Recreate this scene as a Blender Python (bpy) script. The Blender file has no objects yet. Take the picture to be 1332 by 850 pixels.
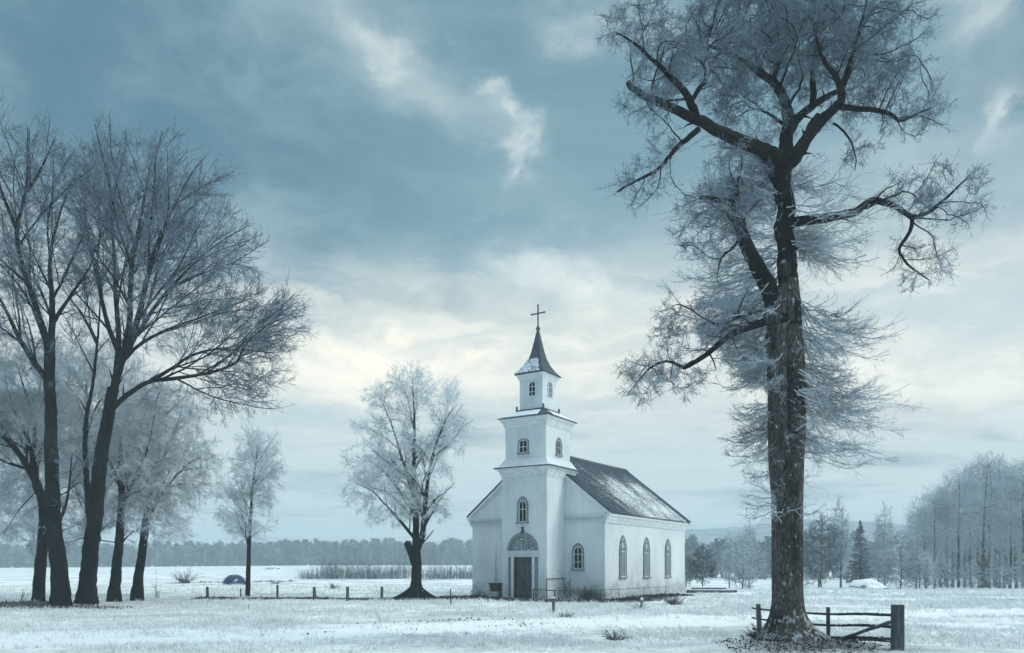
import bpy, bmesh, math, random
import numpy as np
from mathutils import Vector, Matrix, kdtree, noise as mnoise

random.seed(7)
RNG = np.random.default_rng(11)
SC = bpy.context.scene
COL = SC.collection
F, CX, HY, EYE = 1000.0, 666.0, 734.0, 1.6      # focal length and horizon in photo pixels, eye height in metres


# ------------------------------------------------------------------ helpers
def at(px, py, Y):
    return np.array(((px - CX) / F * Y, Y, EYE - (py - HY) / F * Y))


def smooth(a, b, x):
    t = np.clip((x - a) / (b - a), 0, 1)
    return t * t * (3 - 2 * t)


def sl(c):
    c = c / 255.0
    return c / 12.92 if c <= 0.04045 else ((c + 0.055) / 1.055) ** 2.4


def rgb(r, g, b):
    return (sl(r), sl(g), sl(b), 1.0)


def terrain_np(x, y):
    x = np.asarray(x, float); y = np.asarray(y, float)
    z = -1.45 * smooth(6, 16, x) * smooth(45, 82, y) * (1 - smooth(140, 300, y))
    z = z + 0.9 * smooth(70, 240, y) * (1 - smooth(-5, 12, x)) * smooth(-150, -10, x + 0.15 * y)
    z = z + 0.25 * smooth(55, 74, y) * (1 - smooth(0, 8, x))
    z = z + 0.16 * np.exp(-((x - 5.55) ** 2 + (y - 15.2) ** 2) / 1.4)
    z = z + 0.22 * np.exp(-((x + 17.2) ** 2 + (y - 28.0) ** 2) / 6)
    near = 1 - smooth(60, 110, y)
    z = z + near * 0.035 * (np.sin(x * .83 + 1.3 * np.sin(y * .37)) * np.sin(y * .71 + .9 * np.sin(x * .29)))
    # wheel ruts of the track
    dpt = y - track_y(x)
    z = z - 0.07 * near * (np.exp(-(dpt + .75) ** 2 / .12) + np.exp(-(dpt - .85) ** 2 / .12)) * smooth(-30, -8, x)
    z = z + 0.06 * near * np.exp(-(dpt - 2.1) ** 2 / .5) * (1 - smooth(3, 8, x))
    # mountains and hills far behind
    return z


def track_y(x):
    return 18.9 + 0.32 * (x + 2.0) + 0.8 * np.sin(x * .11)


def tz(x, y):
    return float(terrain_np(x, y))


def tag(o, label=None, cat=None, group=None, kind=None):
    if label: o['label'] = label
    if cat: o['category'] = cat
    if group: o['group'] = group
    if kind: o['kind'] = kind
    return o


def empty(name, loc, rz=0.0):
    o = bpy.data.objects.new(name, None)
    COL.objects.link(o)
    o.location = loc
    o.rotation_euler = (0, 0, rz)
    o.empty_display_size = .3
    return o


def mesh_tri(name, V, T, mats, midx=None, smoothf=None, parent=None):
    V = np.asarray(V, np.float32); T = np.asarray(T, np.int32)
    me = bpy.data.meshes.new(name)
    me.vertices.add(len(V)); me.vertices.foreach_set('co', V.ravel())
    me.loops.add(T.size); me.loops.foreach_set('vertex_index', T.ravel())
    me.polygons.add(len(T)); me.polygons.foreach_set('loop_start', np.arange(0, T.size, 3, dtype=np.int32))
    for m in (mats if isinstance(mats, (list, tuple)) else [mats]):
        me.materials.append(m)
    if midx is not None:
        me.polygons.foreach_set('material_index', np.asarray(midx, np.int32))
    if smoothf is not None:
        s = np.full(len(T), bool(smoothf)) if np.isscalar(smoothf) else np.asarray(smoothf, bool)
        me.polygons.foreach_set('use_smooth', s)
    me.update(calc_edges=True)
    o = bpy.data.objects.new(name, me)
    COL.objects.link(o)
    if parent: o.parent = parent
    return o


def obj(name, bm, mat, parent=None, smoothf=False, bevel=0.0):
    if bevel > 0:
        bmesh.ops.bevel(bm, geom=[e for e in bm.edges], offset=bevel, segments=1, affect='EDGES', clamp_overlap=True)
    bmesh.ops.recalc_face_normals(bm, faces=bm.faces[:])
    me = bpy.data.meshes.new(name)
    bm.to_mesh(me); bm.free()
    for m in (mat if isinstance(mat, (list, tuple)) else [mat]):
        me.materials.append(m)
    if smoothf:
        for p in me.polygons: p.use_smooth = True
    o = bpy.data.objects.new(name, me)
    COL.objects.link(o)
    if parent: o.parent = parent
    return o


def copy_tree(o, parent=None):
    c = o.copy()
    COL.objects.link(c)
    if parent: c.parent = parent
    for ch in list(o.children):
        copy_tree(ch, c)
    return c


def bx(bm, x0, x1, y0, y1, z0, z1):
    v = [bm.verts.new((x, y, z)) for z in (z0, z1) for y in (y0, y1) for x in (x0, x1)]
    for f in ((0, 1, 3, 2), (4, 6, 7, 5), (0, 4, 5, 1), (2, 3, 7, 6), (0, 2, 6, 4), (1, 5, 7, 3)):
        bm.faces.new([v[i] for i in f])


def loft(bm, rings, cap=True):
    R = [[bm.verts.new(p) for p in r] for r in rings]
    n = len(R[0])
    for a, b in zip(R, R[1:]):
        for i in range(n):
            j = (i + 1) % n
            bm.faces.new((a[i], a[j], b[j], b[i]))
    if cap:
        bm.faces.new(R[0][::-1]); bm.faces.new(R[-1])


def sq(cx, cy, hx, hy, z):
    return [(cx - hx, cy - hy, z), (cx + hx, cy - hy, z), (cx + hx, cy + hy, z), (cx - hx, cy + hy, z)]


def prism(bm, pts2, mapf, n0, n1):
    a = [bm.verts.new(mapf(u, v, n0)) for u, v in pts2]
    b = [bm.verts.new(mapf(u, v, n1)) for u, v in pts2]
    n = len(a)
    bm.faces.new(a[::-1]); bm.faces.new(b)
    for i in range(n):
        j = (i + 1) % n
        bm.faces.new((a[i], a[j], b[j], b[i]))


def strip_ring(bm, outer, inner, mapf, n0, n1, closed=False):
    """a moulding between two outlines with the same number of points"""
    q = [[bm.verts.new(mapf(p[0], p[1], n)) for p in L] for L, n in ((outer, n0), (outer, n1), (inner, n1), (inner, n0))]
    m = len(outer)
    for i in range(m if closed else m - 1):
        j = (i + 1) % m
        for a, b in ((0, 1), (1, 2), (2, 3), (3, 0)):
            bm.faces.new((q[a][i], q[a][j], q[b][j], q[b][i]))
    if not closed:
        bm.faces.new([q[k][0] for k in range(4)]); bm.faces.new([q[k][-1] for k in (3, 2, 1, 0)])


# ------------------------------------------------------------------ materials
def nmat(name):
    m = bpy.data.materials.new(name)
    m.use_nodes = True
    nt = m.node_tree
    b = nt.nodes['Principled BSDF']
    return m, nt, b


class NB:
    """tiny node builder"""
    def __init__(s, nt): s.nt = nt
    def n(s, t, **k):
        o = s.nt.nodes.new(t)
        for a, v in k.items(): setattr(o, a, v)
        return o
    def l(s, a, b): s.nt.links.new(a, b)
    def put(s, sock, v):
        if isinstance(v, bpy.types.NodeSocket): s.l(v, sock)
        else: sock.default_value = v
    def math(s, op, a, b=0.0, clamp=False):
        o = s.n('ShaderNodeMath', operation=op, use_clamp=clamp)
        s.put(o.inputs[0], a); s.put(o.inputs[1], b)
        return o.outputs[0]
    def noise(s, vec, scale, detail=4, rough=.55, dist=0.0):
        o = s.n('ShaderNodeTexNoise')
        s.l(vec, o.inputs['Vector'])
        o.inputs['Scale'].default_value = scale; o.inputs['Detail'].default_value = detail
        o.inputs['Roughness'].default_value = rough; o.inputs['Distortion'].default_value = dist
        return o.outputs['Fac']
    def ramp(s, fac, stops, interp='LINEAR'):
        o = s.n('ShaderNodeValToRGB')
        cr = o.color_ramp; cr.interpolation = interp
        while len(cr.elements) < len(stops): cr.elements.new(.5)
        for e, (p, c) in zip(cr.elements, stops):
            e.position = p; e.color = c if len(c) == 4 else (*c, 1)
        s.l(fac, o.inputs[0])
        return o.outputs['Color']
    def mix(s, fac, a, b, blend='MIX'):
        o = s.n('ShaderNodeMix', data_type='RGBA', blend_type=blend)
        s.put(o.inputs[0], fac); s.put(o.inputs[6], a); s.put(o.inputs[7], b)
        return o.outputs[2]
    def sstep(s, x, a, b):
        o = s.n('ShaderNodeMapRange', interpolation_type='SMOOTHSTEP')
        s.put(o.inputs[0], x); o.inputs[1].default_value = a; o.inputs[2].default_value = b
        return o.outputs[0]
    def scale(s, vec, xyz):
        o = s.n('ShaderNodeMapping'); o.inputs['Scale'].default_value = xyz
        s.l(vec, o.inputs['Vector'])
        return o.outputs[0]
    def bump(s, h, dist, strength=1.0):
        o = s.n('ShaderNodeBump'); o.inputs['Distance'].default_value = dist; o.inputs['Strength'].default_value = strength
        s.l(h, o.inputs['Height'])
        return o.outputs[0]


def v3(c): return (c[0], c[1], c[2], 1.0)


def mat_noise(name, c0, c1, scale=(3, 3, 3), nscale=1.0, rough=.85, lo=.35, hi=.65, bump=0.0, detail=6):
    m, nt, b = nmat(name); B = NB(nt)
    tc = B.n('ShaderNodeTexCoord').outputs['Object']
    vec = B.scale(tc, scale)
    f = B.noise(vec, nscale, detail, .6)
    B.l(B.ramp(f, [(lo, v3(c0)), (hi, v3(c1))]), b.inputs['Base Color'])
    b.inputs['Roughness'].default_value = rough
    b.inputs['Specular IOR Level'].default_value = .25
    if bump: B.l(B.bump(f, bump), b.inputs['Normal'])
    return m


def mat_plaster():
    m, nt, b = nmat('weathered white plaster'); B = NB(nt)
    tc = B.n('ShaderNodeTexCoord').outputs['Object']
    f = B.noise(B.scale(tc, (.7, .7, .45)), 1.0, 8, .65)
    col = B.ramp(f, [(.3, (.60, .65, .67)), (.5, (.74, .78, .79)), (.7, (.80, .83, .83))])
    streak = B.noise(B.scale(tc, (5, 5, .35)), 1.0, 6, .6)
    col = B.mix(B.math('MULTIPLY', B.sstep(streak, .54, .76), .35), col, (.42, .48, .5, 1))
    # dirt and painted-in contact shadow darken the wall foot in patches
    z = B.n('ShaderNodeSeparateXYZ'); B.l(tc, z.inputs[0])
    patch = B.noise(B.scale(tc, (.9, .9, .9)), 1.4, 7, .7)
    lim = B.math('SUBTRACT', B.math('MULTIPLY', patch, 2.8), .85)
    dirt_shade = B.sstep(B.math('SUBTRACT', lim, z.outputs[2]), -.35, .5)
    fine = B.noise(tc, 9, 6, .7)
    dirt_shade = B.math('MULTIPLY', dirt_shade, B.sstep(fine, .3, .65))
    col = B.mix(B.math('MULTIPLY', dirt_shade, .8), col, (.19, .22, .24, 1))
    crack = B.noise(tc, 3.2, 9, .75, 1.2)
    col = B.mix(B.math('MULTIPLY', B.sstep(crack, .62, .70), .4), col, (.38, .44, .47, 1))
    B.l(col, b.inputs['Base Color'])
    b.inputs['Roughness'].default_value = .85
    b.inputs['Specular IOR Level'].default_value = .2
    B.l(B.bump(B.noise(tc, 7, 8, .7), .02, .6), b.inputs['Normal'])
    return m


def mat_roof(snow_amt, name):
    m, nt, b = nmat(name); B = NB(nt)
    tc = B.n('ShaderNodeTexCoord').outputs['Object']
    xyz = B.n('ShaderNodeSeparateXYZ'); B.l(tc, xyz.inputs[0])
    # shingle courses follow the height, joints follow the ridge direction
    br = B.n('ShaderNodeTexBrick'); br.offset = .5
    cmb = B.n('ShaderNodeCombineXYZ')
    B.l(xyz.outputs[1], cmb.inputs[0]); B.l(B.math('MULTIPLY', xyz.outputs[2], 1.5), cmb.inputs[1])
    B.l(cmb.outputs[0], br.inputs['Vector'])
    br.inputs['Scale'].default_value = 1.0
    br.inputs['Brick Width'].default_value = .3; br.inputs['Row Height'].default_value = .22
    br.inputs['Mortar Size'].default_value = .018
    br.inputs['Color1'].default_value = (.022, .040, .057, 1); br.inputs['Color2'].default_value = (.038, .066, .090, 1)
    br.inputs['Mortar'].default_value = (.02, .022, .025, 1)
    mott = B.noise(tc, 1.3, 6, .6)
    col = B.mix(B.math('MULTIPLY', B.sstep(mott, .4, .7), .5), br.outputs['Color'], (.06, .09, .115, 1))
    # snow: fine specks dragged down the slope, denser towards the lower far part, swept off the far edge and the ridge
    s1 = B.noise(B.scale(tc, (.8, 5.0, .8)), 2.2, 8, .78, .35)
    s2 = B.noise(B.scale(tc, (.8, 1.5, .8)), 11, 6, .75)
    fine = B.math('ADD', B.math('MULTIPLY', s1, .42), B.math('MULTIPLY', s2, .58))
    big = B.noise(B.scale(tc, (.55, .9, .55)), 1.0, 4, .6)
    den = B.math('MULTIPLY', B.sstep(xyz.outputs[1], -1.0, 5.5), B.sstep(xyz.outputs[2], 7.15, 5.6))
    den = B.math('ADD', B.math('MULTIPLY', den, .5), B.math('MULTIPLY', B.math('SUBTRACT', big, .5), .85))
    den = B.math('SUBTRACT', den, B.math('MULTIPLY', B.sstep(xyz.outputs[1], 9.7, 10.3), .8))
    den = B.math('SUBTRACT', den, B.math('MULTIPLY', B.sstep(xyz.outputs[1], .9, .2), .25))
    f = B.math('ADD', fine, B.math('MULTIPLY', B.math('SUBTRACT', den, .36 - snow_amt), .24))
    snow = B.math('MULTIPLY', B.sstep(f, .50, .53), .9)
    col = B.mix(snow, col, (.80, .84, .86, 1))
    B.l(col, b.inputs['Base Color'])
    b.inputs['Roughness'].default_value = .8
    b.inputs['Specular IOR Level'].default_value = .2
    h = B.math('ADD', B.math('MULTIPLY', br.outputs['Fac'], -.5), snow)
    B.l(B.bump(h, .03), b.inputs['Normal'])
    return m


def mat_bark(name, dark, light, frost, fscale=1.0, moss=False):
    m, nt, b = nmat(name); B = NB(nt)
    geo = B.n('ShaderNodeNewGeometry')
    tc = geo.outputs['Position']
    w = B.noise(B.scale(tc, (2, 2, 1)), fscale, 3)
    wv = B.n('ShaderNodeVectorMath', operation='ADD'); B.l(tc, wv.inputs[0])
    sc = B.n('ShaderNodeVectorMath', operation='SCALE'); cc = B.n('ShaderNodeCombineXYZ')
    B.l(w, cc.inputs[0]); B.l(w, cc.inputs[1]); B.l(cc.outputs[0], sc.inputs[0]); sc.inputs['Scale'].default_value = .3
    B.l(sc.outputs[0], wv.inputs[1])
    vo = B.n('ShaderNodeTexVoronoi', feature='DISTANCE_TO_EDGE'); vo.inputs['Scale'].default_value = fscale
    B.l(B.scale(wv.outputs[0], (30, 30, 4.2)), vo.inputs['Vector'])
    ridge = B.sstep(vo.outputs['Distance'], .0, .28)
    fine = B.noise(B.scale(tc, (30, 30, 9)), fscale, 5, .65)
    h = B.math('ADD', B.math('MULTIPLY', ridge, .45), B.math('MULTIPLY', fine, 1.3))
    col = B.ramp(h, [(.45, v3(dark)), (1.0, v3(light))])
    big = B.noise(B.scale(tc, (1.6, 1.6, .8)), fscale, 5, .6)
    col = B.mix(B.math('MULTIPLY', B.sstep(big, .42, .62), .75), col, v3(dark))
    # rime caught on the ridges, in patches
    fp = B.noise(B.scale(tc, (9, 9, 4.5)), fscale, 8, .75)
    nz = B.n('ShaderNodeSeparateXYZ'); B.l(geo.outputs['Normal'], nz.inputs[0])
    fr = B.math('ADD', fp, B.math('MULTIPLY', nz.outputs[2], .16))
    fr = B.sstep(fr, .66 - frost, .74 - frost)
    col = B.mix(B.math('MULTIPLY', fr, .75), col, (.62, .67, .70, 1))
    if moss:
        pz = B.n('ShaderNodeSeparateXYZ'); B.l(tc, pz.inputs[0])
        mm = B.noise(tc, 5, 6, .7)
        k = B.math('MULTIPLY', B.sstep(mm, .48, .62), B.math('SUBTRACT', 1.0, B.sstep(pz.outputs[2], .15, .9)))
        col = B.mix(B.math('MULTIPLY', k, .75), col, (.075, .055, .022, 1))
    B.l(col, b.inputs['Base Color'])
    b.inputs['Roughness'].default_value = .9
    b.inputs['Specular IOR Level'].default_value = .15
    B.l(B.bump(h, .03 / fscale), b.inputs['Normal'])
    return m


def mat_twig(name, dark, frost, bias, scale=1.5):
    """twigs coated with hoar frost in clumps; bare dark wood shows where the coat is thin"""
    m, nt, b = nmat(name); B = NB(nt)
    tc = B.n('ShaderNodeNewGeometry').outputs['Position']
    f = B.math('ADD', B.math('MULTIPLY', B.noise(tc, scale, 4, .6), .5), B.math('MULTIPLY', B.noise(tc, scale * 9, 4, .6), .5))
    col = B.ramp(f, [(.5 - bias - .12, v3(dark)), (.5 - bias + .12, v3(frost))])
    B.l(col, b.inputs['Base Color'])
    b.inputs['Roughness'].default_value = .8
    b.inputs['Specular IOR Level'].default_value = .2
    return m


def mat_wood(name, c0, c1, frost=.0, axis=(14, 14, 1.2)):
    m, nt, b = nmat(name); B = NB(nt)
    tc = B.n('ShaderNodeTexCoord').outputs['Object']
    f = B.noise(B.scale(tc, axis), 1.6, 8, .7, .3)
    col = B.ramp(f, [(.3, v3(c0)), (.7, v3(c1))])
    big = B.noise(tc, 2.2, 4)
    col = B.mix(B.math('MULTIPLY', B.sstep(big, .45, .7), .5), col, v3(c0))
    if frost:
        nz = B.n('ShaderNodeSeparateXYZ'); B.l(B.n('ShaderNodeNewGeometry').outputs['Normal'], nz.inputs[0])
        fr = B.math('ADD', B.noise(tc, 14, 6, .7), B.math('MULTIPLY', nz.outputs[2], .25))
        col = B.mix(B.math('MULTIPLY', B.sstep(fr, .72 - frost, .8 - frost), .85), col, (.66, .71, .73, 1))
    B.l(col, b.inputs['Base Color'])
    b.inputs['Roughness'].default_value = .85
    b.inputs['Specular IOR Level'].default_value = .2
    B.l(B.bump(f, .012), b.inputs['Normal'])
    return m


def mat_flat(name, c, rough=.6, spec=.3):
    m, nt, b = nmat(name)
    B = NB(nt)
    tc = B.n('ShaderNodeTexCoord').outputs['Object']
    f = B.noise(tc, 6, 5, .65)
    B.l(B.ramp(f, [(.3, v3([k * .8 for k in c])), (.7, v3([min(1, k * 1.12) for k in c]))]), b.inputs['Base Color'])
    b.inputs['Roughness'].default_value = rough
    b.inputs['Specular IOR Level'].default_value = spec
    return m


M = {}
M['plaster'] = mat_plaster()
M['trim'] = mat_noise('white painted trim', (.62, .67, .69), (.80, .83, .83), (2, 2, 2), 2.0, .7, bump=.01)
M['band'] = mat_noise('greyish cornice band', (.50, .56, .59), (.66, .71, .73), (1, 1, 2), 1.5, .8)
M['oldtrim'] = mat_noise('weathered grey moulding', (.10, .125, .14), (.34, .38, .40), (5, 5, 3), 3.0, .9, bump=.01)
M['lead'] = mat_noise('dark lead flashing', (.05, .062, .075), (.12, .14, .16), (3, 3, 3), 2.0, .6)
M['slate'] = mat_roof(.0, 'old slates with patchy snow')
M['slate_spire'] = mat_noise('spire slates', (.03, .044, .058), (.095, .118, .14), (9, 9, 14), 1.0, .8, bump=.02)
M['thin_snow'] = mat_noise('thin snow on slates', (.10, .13, .16), (.62, .68, .72), (3, 3, 2), 2.5, .8, .36, .52)
M['snow'] = mat_noise('lying snow', (.76, .80, .83), (.86, .89, .90), (3, 3, 3), 2.0, .75, bump=.03)
M['glass'] = mat_flat('dark old glass', (.006, .007, .010), .4, .12)
M['skyglass'] = mat_noise('grey glass with painted sky reflection', (.06, .08, .10), (.21, .25, .28), (3, 3, 5), 2.0, .4)  # reflected sky is put into the grey pane colour
M['doorwood'] = mat_wood('peeling grey door boards', (.018, .022, .024), (.15, .175, .18), 0.0)
M['redwood'] = mat_wood('bare reddish brown door board', (.03, .018, .014), (.085, .045, .032), 0.0)
M['iron'] = mat_flat('dark iron', (.05, .055, .06), .55, .4)
M['postwood'] = mat_wood('old grey fence wood', (.035, .042, .048), (.15, .17, .18), .06)
M['railwood'] = mat_wood('dark wet rail wood', (.02, .024, .028), (.075, .085, .095), .03, (3, 3, 3))
M['stake'] = mat_wood('dark fence stake', (.03, .036, .04), (.12, .135, .14), .1)
M['bark_hero'] = mat_bark('deep furrowed bark', (.011, .010, .009), (.145, .135, .123), .085, 1.0, True)
M['bark_limb'] = mat_bark('dark limb bark', (.006, .006, .006), (.035, .031, .029), -.04, 1.3)
M['bark_grove'] = mat_bark('black grove bark', (.004, .004, .0045), (.03, .028, .027), -.03, .8)
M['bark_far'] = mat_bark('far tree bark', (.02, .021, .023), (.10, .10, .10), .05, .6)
M['twig_hero'] = mat_twig('frosty lime twigs', (.025, .035, .046), (.32, .41, .49), .02)
M['twig_skirt'] = mat_twig('white rime twigs', (.065, .085, .105), (.58, .66, .72), .03)
M['twig_dark'] = mat_twig('thinly frosted twigs', (.02, .028, .037), (.25, .33, .41), .01, .8)
M['twig_pale'] = mat_twig('thickly frosted twigs', (.11, .135, .155), (.62, .68, .72), .06, .8)
M['twig_white'] = mat_twig('white frosted twigs', (.13, .155, .18), (.76, .82, .85), .11, .8)
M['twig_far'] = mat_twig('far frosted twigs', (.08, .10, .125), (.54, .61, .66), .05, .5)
M['twig_far_dark'] = mat_twig('far dark twigs', (.03, .036, .042), (.25, .30, .34), -.04, .5)
M['needle'] = mat_twig('dark frosted needles', (.022, .032, .034), (.32, .38, .41), -.02, .8)
M['weed'] = mat_twig('dry dark weeds', (.03, .03, .03), (.28, .30, .31), -.06, 2.0)
M['reed'] = mat_twig('frosted scrub', (.07, .085, .10), (.34, .40, .44), .0, 1.5)


# ------------------------------------------------------------------ branch meshes
def frames(D):
    """two unit vectors square to every row of D"""
    D = D / np.maximum(np.linalg.norm(D, axis=1, keepdims=True), 1e-9)
    h = np.where(np.abs(D[:, 2:3]) < .9, np.array([[0, 0, 1.0]]), np.array([[1.0, 0, 0]]))
    a = np.cross(D, h); a /= np.maximum(np.linalg.norm(a, axis=1, keepdims=True), 1e-9)
    return a, np.cross(D, a)


def cones(P0, P1, r):
    """three sided spikes"""
    n = len(P0)
    a, b = frames(P1 - P0)
    r = np.broadcast_to(np.asarray(r, float), (n,))[:, None]
    V = np.stack([P0 + r * a, P0 + r * (-.5 * a + .866 * b), P0 + r * (-.5 * a - .866 * b), P1], 1).reshape(-1, 3)
    i = np.arange(n)[:, None] * 4
    T = np.concatenate([i + np.array([[0, 1, 3]]), i + np.array([[1, 2, 3]]), i + np.array([[2, 0, 3]])], 0)
    return V, T


def frusta(P0, P1, r0, r1, k=3):
    n = len(P0)
    a, b = frames(P1 - P0)
    r0 = np.broadcast_to(np.asarray(r0, float), (n,))[:, None]; r1 = np.broadcast_to(np.asarray(r1, float), (n,))[:, None]
    L = []
    for P, r in ((P0, r0), (P1, r1)):
        for j in range(k):
            t = 2 * math.pi * j / k
            L.append(P + r * (math.cos(t) * a + math.sin(t) * b))
    V = np.stack(L, 1).reshape(-1, 3)
    i = np.arange(n)[:, None] * (2 * k)
    T = []
    for j in range(k):
        q = (j + 1) % k
        T.append(i + np.array([[j, q, k + q]])); T.append(i + np.array([[j, k + q, k + j]]))
    return V, np.concatenate(T, 0)


def sweep(P, R, sides, V, T, jitter=0.0, ell=None):
    """one continuous tube with a carried frame"""
    n = len(P)
    D = np.gradient(P, axis=0); D /= np.maximum(np.linalg.norm(D, axis=1, keepdims=True), 1e-9)
    u = np.cross(D[0], [0.31, .9, .12]); u /= np.linalg.norm(u)
    base = sum(len(v) for v in V)
    out = np.empty((n, sides, 3))
    th = np.arange(sides) * 2 * math.pi / sides
    for i in range(n):
        u = u - D[i] * np.dot(u, D[i]); u /= max(np.linalg.norm(u), 1e-9)
        w = np.cross(D[i], u)
        rr = R[i] * (1 + jitter * RNG.normal(size=sides)) if jitter else np.full(sides, R[i])
        out[i] = P[i] + (np.cos(th) * rr)[:, None] * u + (np.sin(th) * rr)[:, None] * w
    V.append(out.reshape(-1, 3)); V.append((P[-1] + D[-1] * R[-1] * .6)[None])
    k = np.arange(sides); kn = (k + 1) % sides
    for i in range(n - 1):
        a = base + i * sides; b = a + sides
        T.append(np.stack([a + k, a + kn, b + kn], 1)); T.append(np.stack([a + k, b + kn, b + k], 1))
    tip = base + n * sides; a = base + (n - 1) * sides
    T.append(np.stack([a + k, a + kn, np.full(sides, tip)], 1))


class Builder:
    def __init__(s): s.V = []; s.T = []; s.M = []; s.S = []; s.n = 0
    def add(s, V, T, mi=0, sm=False):
        s.V.append(V); s.T.append(T + s.n); s.M.append(np.full(len(T), mi)); s.S.append(np.full(len(T), sm)); s.n += len(V)
    def tube(s, P, R, sides, mi=0, jitter=0.0):
        V, T = [], []
        sweep(np.asarray(P, float), np.asarray(R, float), sides, V, T, jitter)
        s.add(np.concatenate(V), np.concatenate(T), mi, True)
    def build(s, name, mats, parent=None):
        return mesh_tri(name, np.concatenate(s.V), np.concatenate(s.T), mats, np.concatenate(s.M), np.concatenate(s.S), parent)


def unit(v): return v / np.maximum(np.linalg.norm(v, axis=-1, keepdims=True), 1e-9)


def catmull(pts, step):
    pts = np.asarray(pts, float)
    if len(pts) < 3:
        n = max(2, int(np.linalg.norm(pts[1] - pts[0]) / step) + 1)
        return pts[0] + (pts[1] - pts[0]) * np.linspace(0, 1, n)[:, None]
    p = np.vstack([2 * pts[0] - pts[1], pts, 2 * pts[-1] - pts[-2]])
    out = []
    for i in range(1, len(p) - 2):
        m = max(2, int(np.linalg.norm(p[i + 1] - p[i]) / step) + 1)
        t = np.linspace(0, 1, m, endpoint=False)[:, None]
        a, b, c, d = p[i - 1], p[i], p[i + 1], p[i + 2]
        out.append(.5 * (2 * b + (c - a) * t + (2 * a - 5 * b + 4 * c - d) * t ** 2 + (3 * b - a - 3 * c + d) * t ** 3))
    out.append(p[-2][None])
    return np.concatenate(out)


def twigs(B, S, D, L, r, mi, nside=5, sl_=.45, curl=.35, up=0.0, spread=.8, lvl2=True):
    """curved twigs from points S along D (length L), each with side shoots"""
    n = len(S)
    if n == 0: return
    D = unit(D); L = np.broadcast_to(np.asarray(L, float), (n,))
    C = RNG.normal(size=(n, 3)) * curl; C[:, 2] += up
    pts = [S + (D * t + C * t * t * .6) * L[:, None] for t in (0, .36, .7, 1.0)]
    V, T = frusta(pts[0], pts[1], r, r * .75); B.add(V, T, mi)
    V, T = frusta(pts[1], pts[2], r * .75, r * .55); B.add(V, T, mi)
    V, T = cones(pts[2], pts[3], r * .6); B.add(V, T, mi)
    if nside:
        for k in range(nside):
            t = RNG.uniform(.15, .98, n)
            P = S + (D * t[:, None] + C * (t * t * .6)[:, None]) * L[:, None]
            d = unit(unit(D + C * t[:, None] * 1.2) * .75 + RNG.normal(size=(n, 3)) * spread * .75 + np.array([0, 0, up * .5]))
            l = L * sl_ * RNG.uniform(.45, 1.1, n) * (1.15 - .55 * t)
            V, T = cones(P, P + d * l[:, None], r * .62); B.add(V, T, mi)
            if lvl2:
                for q in range(2):
                    t2 = RNG.uniform(.25, .85, n)
                    P2 = P + d * (l * t2)[:, None]
                    d2 = unit(d + RNG.normal(size=(n, 3)) * .75)
                    V, T = cones(P2, P2 + d2 * (l * .55)[:, None], r * .5); B.add(V, T, mi)


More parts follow.
